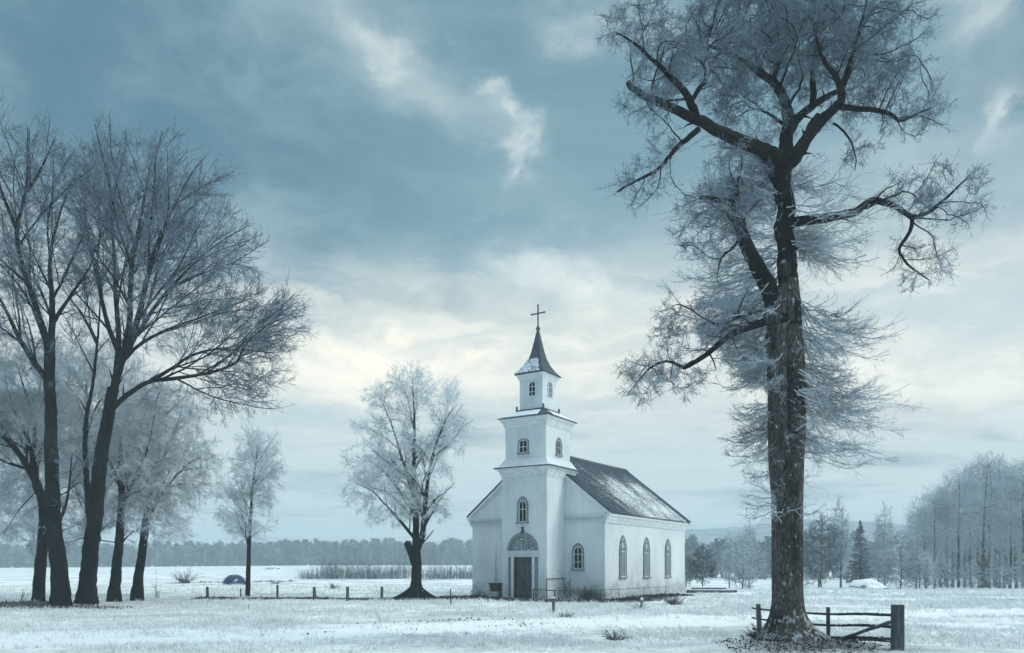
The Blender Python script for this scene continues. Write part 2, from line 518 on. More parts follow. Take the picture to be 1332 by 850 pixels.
class Tree:
    def __init__(s, Y, step):
        s.Y = Y; s.step = step
        s.P = []; s.par = []; s.R = []; s.limbs = []; s.grow_ok = []; s.sec = []; s.D0 = {}; s.src = []
    def limb(s, pts, r0, r1, depth=0.0, grow=True, wob=.0, start=None, tz0=None, power=1.0, name='limb', flare=0.0):
        """pts: (px,py) or (px,py,depth offset) of the traced limb"""
        n = len(pts)
        Q = [at(p[0], p[1], s.Y + (p[2] if len(p) > 2 else depth * (i / (n - 1)) ** .8)) for i, p in enumerate(pts)]
        if tz0 is not None: Q[0][2] = tz0
        C = catmull(Q, s.step)
        m = len(C)
        if wob:
            w = np.cumsum(RNG.normal(size=(m, 3)) * wob * s.step, 0); w -= np.linspace(0, 1, m)[:, None] * w[-1]
            C = C + w
        t = np.linspace(0, 1, m)
        R = r0 + (r1 - r0) * t ** power
        if flare: R = R + flare * np.exp(-np.arange(m) * s.step / .45)
        if name == 'trunk': C[0][2] -= .25
        parent = -1
        if s.P and s.limbs:
            A = np.array(s.P); parent = int(np.argmin(((A - C[0]) ** 2).sum(1)))
        idx = []
        for i in range(m):
            s.P.append(C[i]); s.par.append(parent if i == 0 else len(s.P) - 2); s.R.append(R[i]); s.grow_ok.append(grow and t[i] > (start or 0))
            idx.append(len(s.P) - 1)
        s.limbs.append((name, C, R))
        if grow: s.src.append((C, R, idx))
        return C
    def spawn(s, att, levels=2, gap=.6, ang=(.4, .75), lf=(.4, .7), up=.06, wob=.06, tol=.7, rtip=.006, lmax=4.0, t0=.12, rk=.5):
        """side branches along the limbs, and theirs in turn, as long as they stay inside the crown"""
        kd = kdtree.KDTree(len(att))
        for i, a in enumerate(att): kd.insert(a, i)
        kd.balance()
        src = list(s.src)
        for lev in range(levels):
            new = []
            for C, Rr, idx in src:
                n = len(C)
                Lc = n * s.step
                m = int(Lc / gap * RNG.uniform(.8, 1.2))
                for t in (np.arange(m) + RNG.uniform(0, 1, m)) / max(m, 1):
                    if t < t0: continue
                    i = min(n - 2, int(t * (n - 1)))
                    d = unit(C[i + 1] - C[i])
                    q = RNG.normal(size=3); q -= d * q.dot(d); q = unit(q)
                    a = RNG.uniform(*ang)
                    d = d * math.cos(a) + q * math.sin(a)
                    L = min(lmax, RNG.uniform(*lf) * ((1 - t) * Lc * .85 + .3 * Lc))
                    k = int(L / s.step)
                    if k < 3: continue
                    P = [C[i]]
                    for j in range(k):
                        d = unit(d + RNG.normal(size=3) * wob * (1 + .7 * lev) + np.array([0, 0, up]))
                        P.append(P[-1] + d * s.step)
                        if j > 1 and kd.find(P[-1])[2] > tol: break
                    if len(P) < 4: continue
                    P = np.array(P)
                    r0 = max(rtip * 1.3, min(Rr[i] * .8, rk * Rr[i]))
                    RR = r0 + (rtip - r0) * np.linspace(0, 1, len(P)) ** .8
                    ids = [idx[i]]
                    for j in range(1, len(P)):
                        s.P.append(P[j]); s.par.append(ids[-1]); s.R.append(RR[j]); s.grow_ok.append(True)
                        s.D0[len(s.P) - 1] = unit(P[j] - P[j - 1]); ids.append(len(s.P) - 1)
                    s.sec.append((P, RR)); new.append((P, RR, ids))
            src = new; gap *= .8; lmax *= .6
    def grow(s, att, di, dk, iters=90, inertia=.45, up=.05, wiggle=.12):
        A = np.asarray(att, float)
        P = list(s.P); par = list(s.par); n0 = len(P)
        ok = np.array(s.grow_ok)
        dirs = [s.D0.get(i, np.zeros(3)) for i in range(n0)]
        nk = np.zeros(400000, np.int8)
        best = np.full(len(A), 1e9); bi = np.full(len(A), -1)
        def upd(lo):
            nonlocal best, bi
            X = np.array(P[lo:])
            idx = np.arange(lo, len(P))
            if lo == 0: X = X[ok]; idx = idx[ok]
            for c in range(0, len(X), 400):
                d = ((A[:, None, :] - X[None, c:c + 400]) ** 2).sum(2)
                j = d.argmin(1); dm = d[np.arange(len(A)), j]
                k = dm < best
                best[k] = dm[k]; bi[k] = idx[c:c + 400][j[k]]
        upd(0)
        D = s.step
        for it in range(iters):
            act = (best < di * di) if it > 12 else (best < (di * 2.5) ** 2)
            if not act.any(): break
            acc = {}
            src = bi[act]; vec = unit(A[act] - np.array(P)[src])
            u, inv = np.unique(src, return_inverse=True)
            S = np.zeros((len(u), 3)); np.add.at(S, inv, vec)
            S = unit(S)
            lo = len(P)
            for q, node in enumerate(u):
                if nk[node] >= 2: continue
                nk[node] += 1
                d = S[q] + dirs[node] * inertia + RNG.normal(size=3) * wiggle
                d[2] += up
                d /= max(np.linalg.norm(d), 1e-9)
                P.append(P[node] + d * D); par.append(int(node)); dirs.append(d)
            if len(P) == lo: break
            upd(lo)
            keep = best > dk * dk
            A = A[keep]; best = best[keep]; bi = bi[keep]
            if len(A) == 0: break
        s.gP = np.array(P); s.gpar = np.array(par); s.n0 = n0; s.gdir = np.array(dirs)
    def skeleton(s, tip, expo=2.3):
        n = len(s.gP)
        kids = [[] for _ in range(n)]
        for i in range(s.n0, n): kids[s.gpar[i]].append(i)
        r = np.zeros(n); r[:s.n0] = s.R
        acc = np.zeros(n)
        for i in range(n - 1, s.n0 - 1, -1):
            r[i] = max(tip, acc[i] ** (1 / expo))
            acc[s.gpar[i]] += r[i] ** expo
        s.r = r; s.kids = kids
        s.tips = np.array([i for i in range(s.n0, n) if not kids[i]], int)
        return r
    def mesh_grown(s, B, mi_dark, mi_frost, thick, rmax=None):
        """chains of grown wood"""
        n = len(s.gP)
        started = []
        for i in range(s.n0, n):
            p = s.gpar[i]
            if p < s.n0 or s.r[i] < max(s.r[k] for k in s.kids[p]) - 1e-9 or \
               (s.kids[p] and i != max(s.kids[p], key=lambda k: (s.r[k], -k))):
                started.append(i)
        thinP0, thinP1, thr0, thr1 = [], [], [], []
        for i in started:
            ch = [s.gpar[i], i]
            while s.kids[ch[-1]]:
                ch.append(max(s.kids[ch[-1]], key=lambda k: (s.r[k], -k)))
            R = s.r[ch].copy(); R[0] = min(R[0], R[1] * 1.15)
            if rmax: R = np.minimum(R, rmax)
            if R[1] > thick:
                B.tube(s.gP[ch], R, 5 if R[1] > thick * 2 else 4, mi_dark)
            else:
                thinP0 += ch[:-1]; thinP1 += ch[1:]; thr0 += list(R[:-1]); thr1 += list(R[1:])
        if thinP0:
            V, T = frusta(s.gP[thinP0], s.gP[thinP1], np.array(thr0), np.array(thr1)); B.add(V, T, mi_frost)


def ellipsoids(Y, L, dens, shell=.0, clump=0, cs=.3):
    """attractors inside lobes (px, py, rx, ry, depth offset, depth radius)"""
    out = []
    for e in L:
        px, py, rx, ry = e[:4]
        dz = e[4] if len(e) > 4 else 0
        c = at(px, py, Y + dz)
        k = Y / F
        ax, az = rx * k, ry * k
        ay = e[5] if len(e) > 5 else (ax + az) * .5
        n = max(8, int(dens * ax * ay * az * 4.19))
        q = unit(RNG.normal(size=(n, 3))) * (RNG.uniform(shell, 1, n) ** (1 / 3))[:, None]
        if clump:
            cc = unit(RNG.normal(size=(clump, 3))) * (RNG.uniform(.1, 1, clump) ** (1 / 2.4))[:, None] * .86
            q = cc[RNG.integers(0, clump, n)] + RNG.normal(size=(n, 3)) * cs * .55
        out.append(c + q * np.array([ax, ay, az]))
    return np.concatenate(out)


def finish_tree(t, name, label, cat, loc, bark, twigmat, darkmat, tip, thick, twig_n, twig_L, twig_r, nside, group=None,
                up=.0, skirt=None, limb_sides=9, curl=.35, spread=.8, rmin=None, lvl2=True, rand=.62, sl_=.45, expo=2.3, tipn=2):
    root = empty(name, loc)
    inv = -np.array(loc)
    tag(root, label, cat, group)
    for i, (nm, C, R) in enumerate(t.limbs):
        if nm == 'skip': continue
        b = Builder()
        b.tube(C + inv, R, limb_sides if i else 14, 0, jitter=.05)
        b.build('trunk' if nm == 'trunk' else 'limb', [bark], root)
    t.skeleton(tip, expo)
    b = Builder()
    t.mesh_grown(b, 1, 0, thick)
    for C, R in t.sec: b.tube(C, R, 5 if R[0] > thick * 2 else 4, 1 if R[0] > thick * 1.15 else 0)
    g = np.concatenate([np.arange(t.n0, len(t.gP)), np.array(sorted(t.D0), int)])
    g = g[t.r[g] < np.where(g < t.n0, (rmin or tip * 4) * 1.3, rmin or tip * 4)]
    rep = np.concatenate([np.repeat(g, twig_n), np.repeat(t.tips, tipn)])
    S = t.gP[rep] + RNG.normal(size=(len(rep), 3)) * t.step * .2
    D = unit(t.gdir[rep] * .8 + RNG.normal(size=(len(rep), 3)) * rand + np.array([0, 0, up]))
    twigs(b, S, D, twig_L * RNG.uniform(.5, 1.15, len(rep)), twig_r, 0, nside, sl_, curl, up, spread, lvl2)
    for V in range(len(b.V)): b.V[V] = b.V[V] + inv
    b.build('crown', [twigmat, darkmat], root)
    if skirt: skirt(root, inv)
    return root




# ------------------------------------------------------------------ the setting
def build_ground():
    def axis(parts):
        L = []
        for a, b, s in parts: L += list(np.arange(a, b, s))
        return np.array(L + [parts[-1][1]])
    X = axis([(-700, -120, 40), (-120, -40, 5), (-40, -20, 1.0), (-20, 24, .3), (24, 50, 1.0), (50, 120, 5), (120, 700, 40)])
    Y = axis([(-60, 4, 8), (4, 11, 1.0), (11, 40, .3), (40, 90, .8), (90, 200, 5), (200, 700, 25)])
    gx, gy = np.meshgrid(X, Y)
    z = terrain_np(gx, gy)
    V = np.stack([gx, gy, z], 2).reshape(-1, 3)
    nx, ny = len(X), len(Y)
    i = (np.arange(ny - 1)[:, None] * nx + np.arange(nx - 1)[None]).ravel()
    T = np.concatenate([np.stack([i, i + 1, i + nx + 1], 1), np.stack([i, i + nx + 1, i + nx], 1)])
    o = mesh_tri('ground', V, T, [mat_ground()], smoothf=True)
    tag(o, kind='structure')
    lit = litter_np(gx, gy).ravel(); path = path_np(gx, gy).ravel()
    at_ = o.data.color_attributes.new('cover', 'FLOAT_COLOR', 'POINT')
    c = np.zeros((len(V), 4), np.float32); c[:, 0] = lit; c[:, 1] = path; c[:, 3] = 1
    at_.data.foreach_set('color', c.ravel())
    return o


def seg_d(x, y, a, b):
    ax, ay = a; bx_, by = b
    t = np.clip(((x - ax) * (bx_ - ax) + (y - ay) * (by - ay)) / ((bx_ - ax) ** 2 + (by - ay) ** 2), 0, 1)
    return np.hypot(x - ax - t * (bx_ - ax), y - ay - t * (by - ay))


def litter_np(x, y):
    """bare leaf litter, weeds and trodden earth: at the tree feet, along the wall, along the old fence line"""
    l = np.exp(-(((x - 5.6) / 1.55) ** 2 + ((y - 14.6) / 1.45) ** 2)) * .85
    l = np.maximum(l, .9 * np.exp(-(((x + 16.8) / 3.2) ** 2 + ((y - 27.2) / 1.1) ** 2)))
    l = np.maximum(l, 1.05 * np.exp(-(seg_d(x, y, (-2.6, 37.2), (1.2, 33.4)) / 1.25) ** 2))
    l = np.maximum(l, 1.05 * np.exp(-(seg_d(x, y, (1.2, 33.3), (4.8, 33.0)) / 1.5) ** 2))
    l = np.maximum(l, 1.05 * np.exp(-(seg_d(x, y, (4.8, 33.6), (8.6, 40.0)) / 1.1) ** 2))
    l = np.maximum(l, 1.05 * np.exp(-(seg_d(x, y, (-14, 35.2), (-2.0, 34.6)) / .75) ** 2))
    l = np.maximum(l, .5 * np.exp(-(((x + 4.4) / 1.2) ** 2 + ((y - 35.0) / .7) ** 2)))
    l = np.maximum(l, .55 * np.exp(-(seg_d(x, y, (-27, 62), (-19, 64)) / 1.2) ** 2))
    l = np.maximum(l, .5 * np.exp(-(seg_d(x, y, (-19, 70), (-3, 70)) / 1.6) ** 2))
    d = y - track_y(x)
    l = np.maximum(l, .5 * np.exp(-((d - 2.0) / .45) ** 2) * smooth(-5, -2, x) * (1 - smooth(2.5, 4.5, x)))
    l = np.maximum(l, .22 * np.exp(-((d + .05) / .4) ** 2))
    return l


def path_np(x, y):
    d = y - track_y(x)
    return np.exp(-((d - .1) / 1.45) ** 4) * .95


def mat_ground():
    m, nt, b = nmat('frosted meadow snow'); B = NB(nt)
    tc = B.n('ShaderNodeNewGeometry').outputs['Position']
    at_ = B.n('ShaderNodeVertexColor', layer_name='cover')
    sp = B.n('ShaderNodeSeparateColor'); B.l(at_.outputs['Color'], sp.inputs[0])
    big = B.noise(B.scale(tc, (.22, .35, .3)), 1.0, 5, .6)
    mid = B.noise(B.scale(tc, (1.4, 1.9, 1.4)), 1.0, 7, .65)
    fine = B.noise(tc, 11, 7, .75)
    f = B.math('ADD', B.math('MULTIPLY', big, .62), B.math('ADD', B.math('MULTIPLY', mid, .32), B.math('MULTIPLY', fine, .14)))
    f = B.math('ADD', f, B.math('MULTIPLY', sp.outputs[1], .12))
    col = B.ramp(f, [(.42, (.46, .48, .48)), (.52, (.66, .69, .69)), (.60, (.86, .88, .88))])
    lt = B.math('ADD', sp.outputs[0], B.math('MULTIPLY', B.math('SUBTRACT', fine, .5), 2.2))
    lt = B.math('ADD', lt, B.math('MULTIPLY', B.math('SUBTRACT', mid, .5), .9))
    lk = B.math('MULTIPLY', B.sstep(lt, .42, .62), B.sstep(sp.outputs[0], .06, .3))
    earth = B.ramp(B.noise(tc, 23, 5, .7), [(.35, (.03, .029, .028)), (.52, (.11, .105, .10)), (.62, (.55, .58, .6))])
    col = B.mix(B.math('MULTIPLY', lk, .9), col, earth)
    B.l(col, b.inputs['Base Color'])
    b.inputs['Roughness'].default_value = .9
    b.inputs['Specular IOR Level'].default_value = .15
    h = B.math('ADD', B.math('MULTIPLY', mid, .6), B.math('MULTIPLY', fine, .5))
    B.l(B.bump(h, .12, .8), b.inputs['Normal'])
    return m


def build_grass():
    n = 150000
    Y = 11.5 * (58 / 11.5) ** RNG.uniform(0, 1, n) ** .85
    X = RNG.uniform(-.82, .82, n) * Y
    d = Y - track_y(X)
    nv = np.array([.9 * mnoise.noise((x * .2, y * .27, 3.1)) + .5 * mnoise.noise((x * .8, y * .9, 1.1)) + .45 * mnoise.noise((x * 2.2, y * 2.4, 9.1)) for x, y in zip(X, Y)])
    keep = (RNG.uniform(-.42, .8, n) < nv * 1.25) & (RNG.uniform(0, 1, n) > path_np(X, Y) * .92) & (RNG.uniform(0.03, .5, n) > litter_np(X, Y))
    # nothing grows inside the church
    w = (math.cos(TH), -math.sin(TH)); dd = (math.sin(TH), math.cos(TH))
    lx = (X - CH[0]) * w[0] + (Y - CH[1]) * w[1]; ly = (X - CH[0]) * dd[0] + (Y - CH[1]) * dd[1]
    keep &= ~((lx > -7.5) & (lx < .1) & (ly > -.1) & (ly < 10.6)) & ~((lx > -4.6) & (lx < -1.95) & (ly > -1.85) & (ly < 1))
    X, Y, nv = X[keep], Y[keep], nv[keep]
    n = len(X)
    hgt = (.035 + .085 * RNG.uniform(0, 1, n) ** 2) * (1 + .9 * np.clip(nv, 0, 1)) * (1 + .3 * (Y > 25))
    Vs, Ts = [], []
    base = 0
    for k in range(4):
        a = RNG.uniform(0, 6.283, n); r = RNG.uniform(0, .07, n) * (1 + Y / 40)
        px, py = X + r * np.cos(a), Y + r * np.sin(a)
        pz = terrain_np(px, py) - .01
        P0 = np.stack([px, py, pz], 1)
        lean = RNG.normal(size=(n, 2)) * .55
        h = hgt * RNG.uniform(.5, 1.2, n)
        P1 = P0 + np.stack([lean[:, 0] * h, lean[:, 1] * h, h], 1)
        wd = (.0035 + .00022 * Y)[:, None]
        s = np.stack([np.cos(a + 1.3), np.sin(a + 1.3), np.zeros(n)], 1) * wd
        mid = P0 * .45 + P1 * .55 + np.array([0, 0, 1]) * (h * .12)[:, None]
        V = np.stack([P0 - s, P0 + s, mid + s * .7, mid - s * .7, P1], 1).reshape(-1, 3)
        i = np.arange(n)[:, None] * 5 + base
        Ts += [i + np.array([[0, 1, 2]]), i + np.array([[0, 2, 3]]), i + np.array([[3, 2, 4]])]
        Vs.append(V); base += len(V)
    m = mat_twig('frosted grass blades', (.50, .51, .49), (.82, .85, .86), .08, 1.2)
    o = mesh_tri('grass', np.concatenate(Vs), np.concatenate(Ts), [m])
    tag(o, kind='stuff')


def build_litter():
    n = 60000
    A = [(4.0, 7.6, 12.8, 16.4, 9000), (-21, -13, 25.5, 29.2, 9000), (-3.5, 9.2, 32.2, 42.5, 34000), (-14.5, -1.8, 33.6, 35.8, 16000), (-6, 4, 15.5, 21.5, 9000), (-28, -18, 60, 66, 3000)]
    X = np.concatenate([RNG.uniform(a[0], a[1], a[4]) for a in A]); Y = np.concatenate([RNG.uniform(a[2], a[3], a[4]) for a in A])
    nv = np.array([mnoise.noise((x * 1.9, y * 2.3, 5.5)) for x, y in zip(X, Y)])
    k = (RNG.uniform(.12, .8, len(X)) < litter_np(X, Y) + nv * .3)
    w = (math.cos(TH), -math.sin(TH)); dd = (math.sin(TH), math.cos(TH))
    lx = (X - CH[0]) * w[0] + (Y - CH[1]) * w[1]; ly = (X - CH[0]) * dd[0] + (Y - CH[1]) * dd[1]
    k &= ~((lx > -7.45) & (lx < .05) & (ly > -.05) & (ly < 10.55)) & ~((lx > -4.5) & (lx < -2.0) & (ly > -1.8) & (ly < 1))
    X, Y = X[k], Y[k]; n = len(X)
    P = np.stack([X, Y, terrain_np(X, Y) + .012], 1)
    s = (.012 + .03 * RNG.uniform(0, 1, n) ** 2) * (.55 + Y / 26)
    d1 = unit(RNG.normal(size=(n, 3)) * np.array([1, 1, .55])); d2 = unit(RNG.normal(size=(n, 3)) * np.array([1, 1, .55]))
    up_ = np.array([0, 0, 1.0])
    V = np.stack([P, P + d1 * s[:, None] + up_ * (s * .35)[:, None], P + d2 * s[:, None] * 1.2 + up_ * (s * .5)[:, None]], 1).reshape(-1, 3)
    T = np.arange(n * 3).reshape(-1, 3)
    m = mat_twig('dead leaves and stalks', (.022, .020, .018), (.26, .27, .28), -.12, 5.0)
    tag(mesh_tri('leaf_litter', V, T, [m]), kind='stuff')


def build_hills():
    """misty ridge behind the right hand trees and a low one behind the far wood"""
    def ridge(name, x0, x1, y0, depth, f):
        nx, ny = 90, 14
        X = np.linspace(x0, x1, nx); t = np.linspace(0, 1, ny)
        V = []
        for j in range(ny):
            for i in range(nx):
                h = f(X[i]) * math.sin(math.pi * min(1, t[j] * 1.0)) ** .8
                h *= 1 + .10 * mnoise.noise((X[i] * .03, t[j] * 3, 4.0))
                V.append((X[i], y0 + depth * t[j], -2.5 + h + 1.6 * abs(mnoise.noise((X[i] * .25, t[j] * 9, 2.0)))))
        i = (np.arange(ny - 1)[:, None] * nx + np.arange(nx - 1)[None]).ravel()
        T = np.concatenate([np.stack([i, i + 1, i + nx + 1], 1), np.stack([i, i + nx + 1, i + nx], 1)])
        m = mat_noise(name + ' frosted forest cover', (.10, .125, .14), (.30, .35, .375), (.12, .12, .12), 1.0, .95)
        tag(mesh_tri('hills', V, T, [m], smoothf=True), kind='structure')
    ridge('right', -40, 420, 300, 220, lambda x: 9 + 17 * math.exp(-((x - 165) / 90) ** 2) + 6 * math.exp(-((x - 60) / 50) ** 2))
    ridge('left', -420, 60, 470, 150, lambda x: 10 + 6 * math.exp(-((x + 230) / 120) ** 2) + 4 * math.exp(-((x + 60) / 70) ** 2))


def build_far_wood():
    b = Builder()
    for X0, X1, Y0, n, h0, h1 in ((-330, 20, 262, 820, 8.0, 11.0), (-330, 30, 300, 620, 9.5, 13.5), (34, 330, 150, 620, 9.0, 12.5)):
        for k in range(n):
            x = RNG.uniform(X0, X1); y = Y0 + RNG.uniform(0, 34)
            hv = .5 + .5 * mnoise.noise((x * .035, 1.7, Y0))
            h = h0 + (h1 - h0) * hv * 1.15 + RNG.normal() * .6 + 1.0 * mnoise.noise((x * .13, 4.4, Y0))
            h *= .75 if X0 > 0 else .88
            z0 = tz(x, y) - .3
            m = 46
            con = RNG.uniform() < .45
            t = RNG.uniform(.05, 1, m) ** .8
            rr = (h * .17 * (1.06 - t)) if con else h * .2 * np.sqrt(np.clip(1 - (2 * t - 1.1) ** 2, .05, 1))
            a = RNG.uniform(0, 6.283, m)
            P0 = np.stack([x + .1 * RNG.normal(size=m), y + .1 * RNG.normal(size=m), z0 + t * h * .96], 1)
            P1 = P0 + np.stack([np.cos(a) * rr, np.sin(a) * rr, (-.25 if con else .5) * rr + .1], 1)
            V, T = cones(P0, P1, .38 * rr + .1); b.add(V, T, 0)
            V, T = cones(np.array([[x, y, z0]]), np.array([[x, y, z0 + h]]), .35); b.add(V, T, 0)
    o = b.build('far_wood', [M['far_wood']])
    tag(o, 'hazy wood reading as one dark blue band across the far field', 'wood', kind='stuff')


M['far_wood'] = mat_noise('far wood', (.085, .11, .122), (.24, .285, .305), (.2, .2, .2), 1.0, .95)  # part of the distance haze is put into this paler colour


# ------------------------------------------------------------------ the church
TH = math.radians(32.375)
CH = (4.235, 35.0)


def arch(u, v0, w, h, ah, n=9):
    """outline from bottom left over the top to bottom right; ah = height of the arched part"""
    zs = v0 + h - ah
    hw = w / 2
    L = [(u - hw, v0)]
    if ah >= hw - 1e-6:
        c = (ah * ah - hw * hw) / w; r = c + hw
        a1 = math.acos(max(-1, min(1, c / r)))
        left = [(u + c - r * math.cos(a1 * k / n), zs + r * math.sin(a1 * k / n)) for k in range(n + 1)]
        L += left + [(2 * u - p[0], p[1]) for p in left[-2::-1]]
    else:
        L += [(u - hw * math.cos(math.pi * k / (2 * n)), zs + ah * math.sin(math.pi * k / (2 * n))) for k in range(2 * n + 1)]
    L.append((u + hw, v0))
    return L


def front(y): return lambda u, v, n: (u, y - n, v)
def side(x): return lambda u, v, n: (x + n, u, v)


def window(parent, mp, u, v0, w, h, ah, hood_w=.09, hood_ah=None, hbars=(), vbar=True, pane='glass', sill=True, hood='oldtrim', lat=False, frame='trim'):
    """hood moulding > frame with glazing bars, pane, sill"""
    ha = hood_ah or ah + hood_w
    outer = arch(u, v0, w + 2 * hood_w, h + hood_w + (ha - ah - hood_w), ha)
    inner = arch(u, v0, w, h, ah)
    bm = bmesh.new(); strip_ring(bm, outer, inner, mp, -.02, .05)
    root = obj('window', bm, M[hood], parent)
    fw = min(.045, w * .09)
    bm = bmesh.new()
    strip_ring(bm, [(a, b - .0) for a, b in inner], arch(u, v0 + fw, w - 2 * fw, h - 2 * fw, max(ah - fw, .05)), mp, -.02, .03, closed=True)
    zs = v0 + h - ah
    bw = fw * .32
    def half_w(v):
        if v <= zs: return w / 2 - fw
        if ah >= w / 2: 
            c = (ah * ah - w * w / 4) / w; r = c + w / 2
            return max(.02, math.sqrt(max(r * r - (v - zs) ** 2, 0)) - c - fw)
        return max(.02, w / 2 * math.sqrt(max(0, 1 - ((v - zs) / ah) ** 2)) - fw)
    if vbar:
        prism(bm, [(u - bw, v0 + fw), (u + bw, v0 + fw), (u + bw, v0 + h - fw * 1.2), (u - bw, v0 + h - fw * 1.2)], mp, -.01, .026)
    for vb in hbars:
        q = half_w(vb)
        prism(bm, [(u - q, vb - bw), (u + q, vb - bw), (u + q, vb + bw), (u - q, vb + bw)], mp, -.01, .022)
    if lat:      # two slim lights under a small tracery ring
        for s in (-1, 1):
            q = s * (w / 2 - fw) * .5
            prism(bm, [(u + q - bw * .6, v0 + fw), (u + q + bw * .6, v0 + fw), (u + q + bw * .6, zs - .05), (u + q - bw * .6, zs - .05)], mp, -.01, .02)
        c = [(u + w * .2 * math.cos(k * math.pi / 8), zs + ah * .36 + w * .2 * math.sin(k * math.pi / 8)) for k in range(16)]
        c2 = [(u + w * .12 * math.cos(k * math.pi / 8), zs + ah * .36 + w * .12 * math.sin(k * math.pi / 8)) for k in range(16)]
        strip_ring(bm, c, c2, mp, -.01, .024, closed=True)
    obj('frame', bm, M[frame], root)
    bm = bmesh.new(); prism(bm, inner, mp, -.02, .006)
    obj('pane', bm, M[pane], root)
    if sill:
        bm = bmesh.new()
        s = w / 2 + hood_w + .03
        prism(bm, [(u - s, v0 - .07), (u + s, v0 - .07), (u + s, v0 - .004), (u - s, v0 - .004)], mp, -.02, .1)
        obj('sill', bm, M['oldtrim'], root)
    return root


def tier_cornice(name, cx, cy, hx, hy, z0, z1, out, root, steps=((0, .03), (.28, .06), (.55, .1), (.8, .17), (1, .22)), mat='trim'):
    bm = bmesh.new()
    R = []
    for t, o in steps:
        z = z0 + (z1 - z0) * t
        R.append(sq(cx, cy, hx + o * out, hy + o * out, z))
        if t < 1: R.append(sq(cx, cy, hx + o * out, hy + o * out, z + (z1 - z0) * .12))
    loft(bm, R)
    return obj(name, bm, M[mat], root)


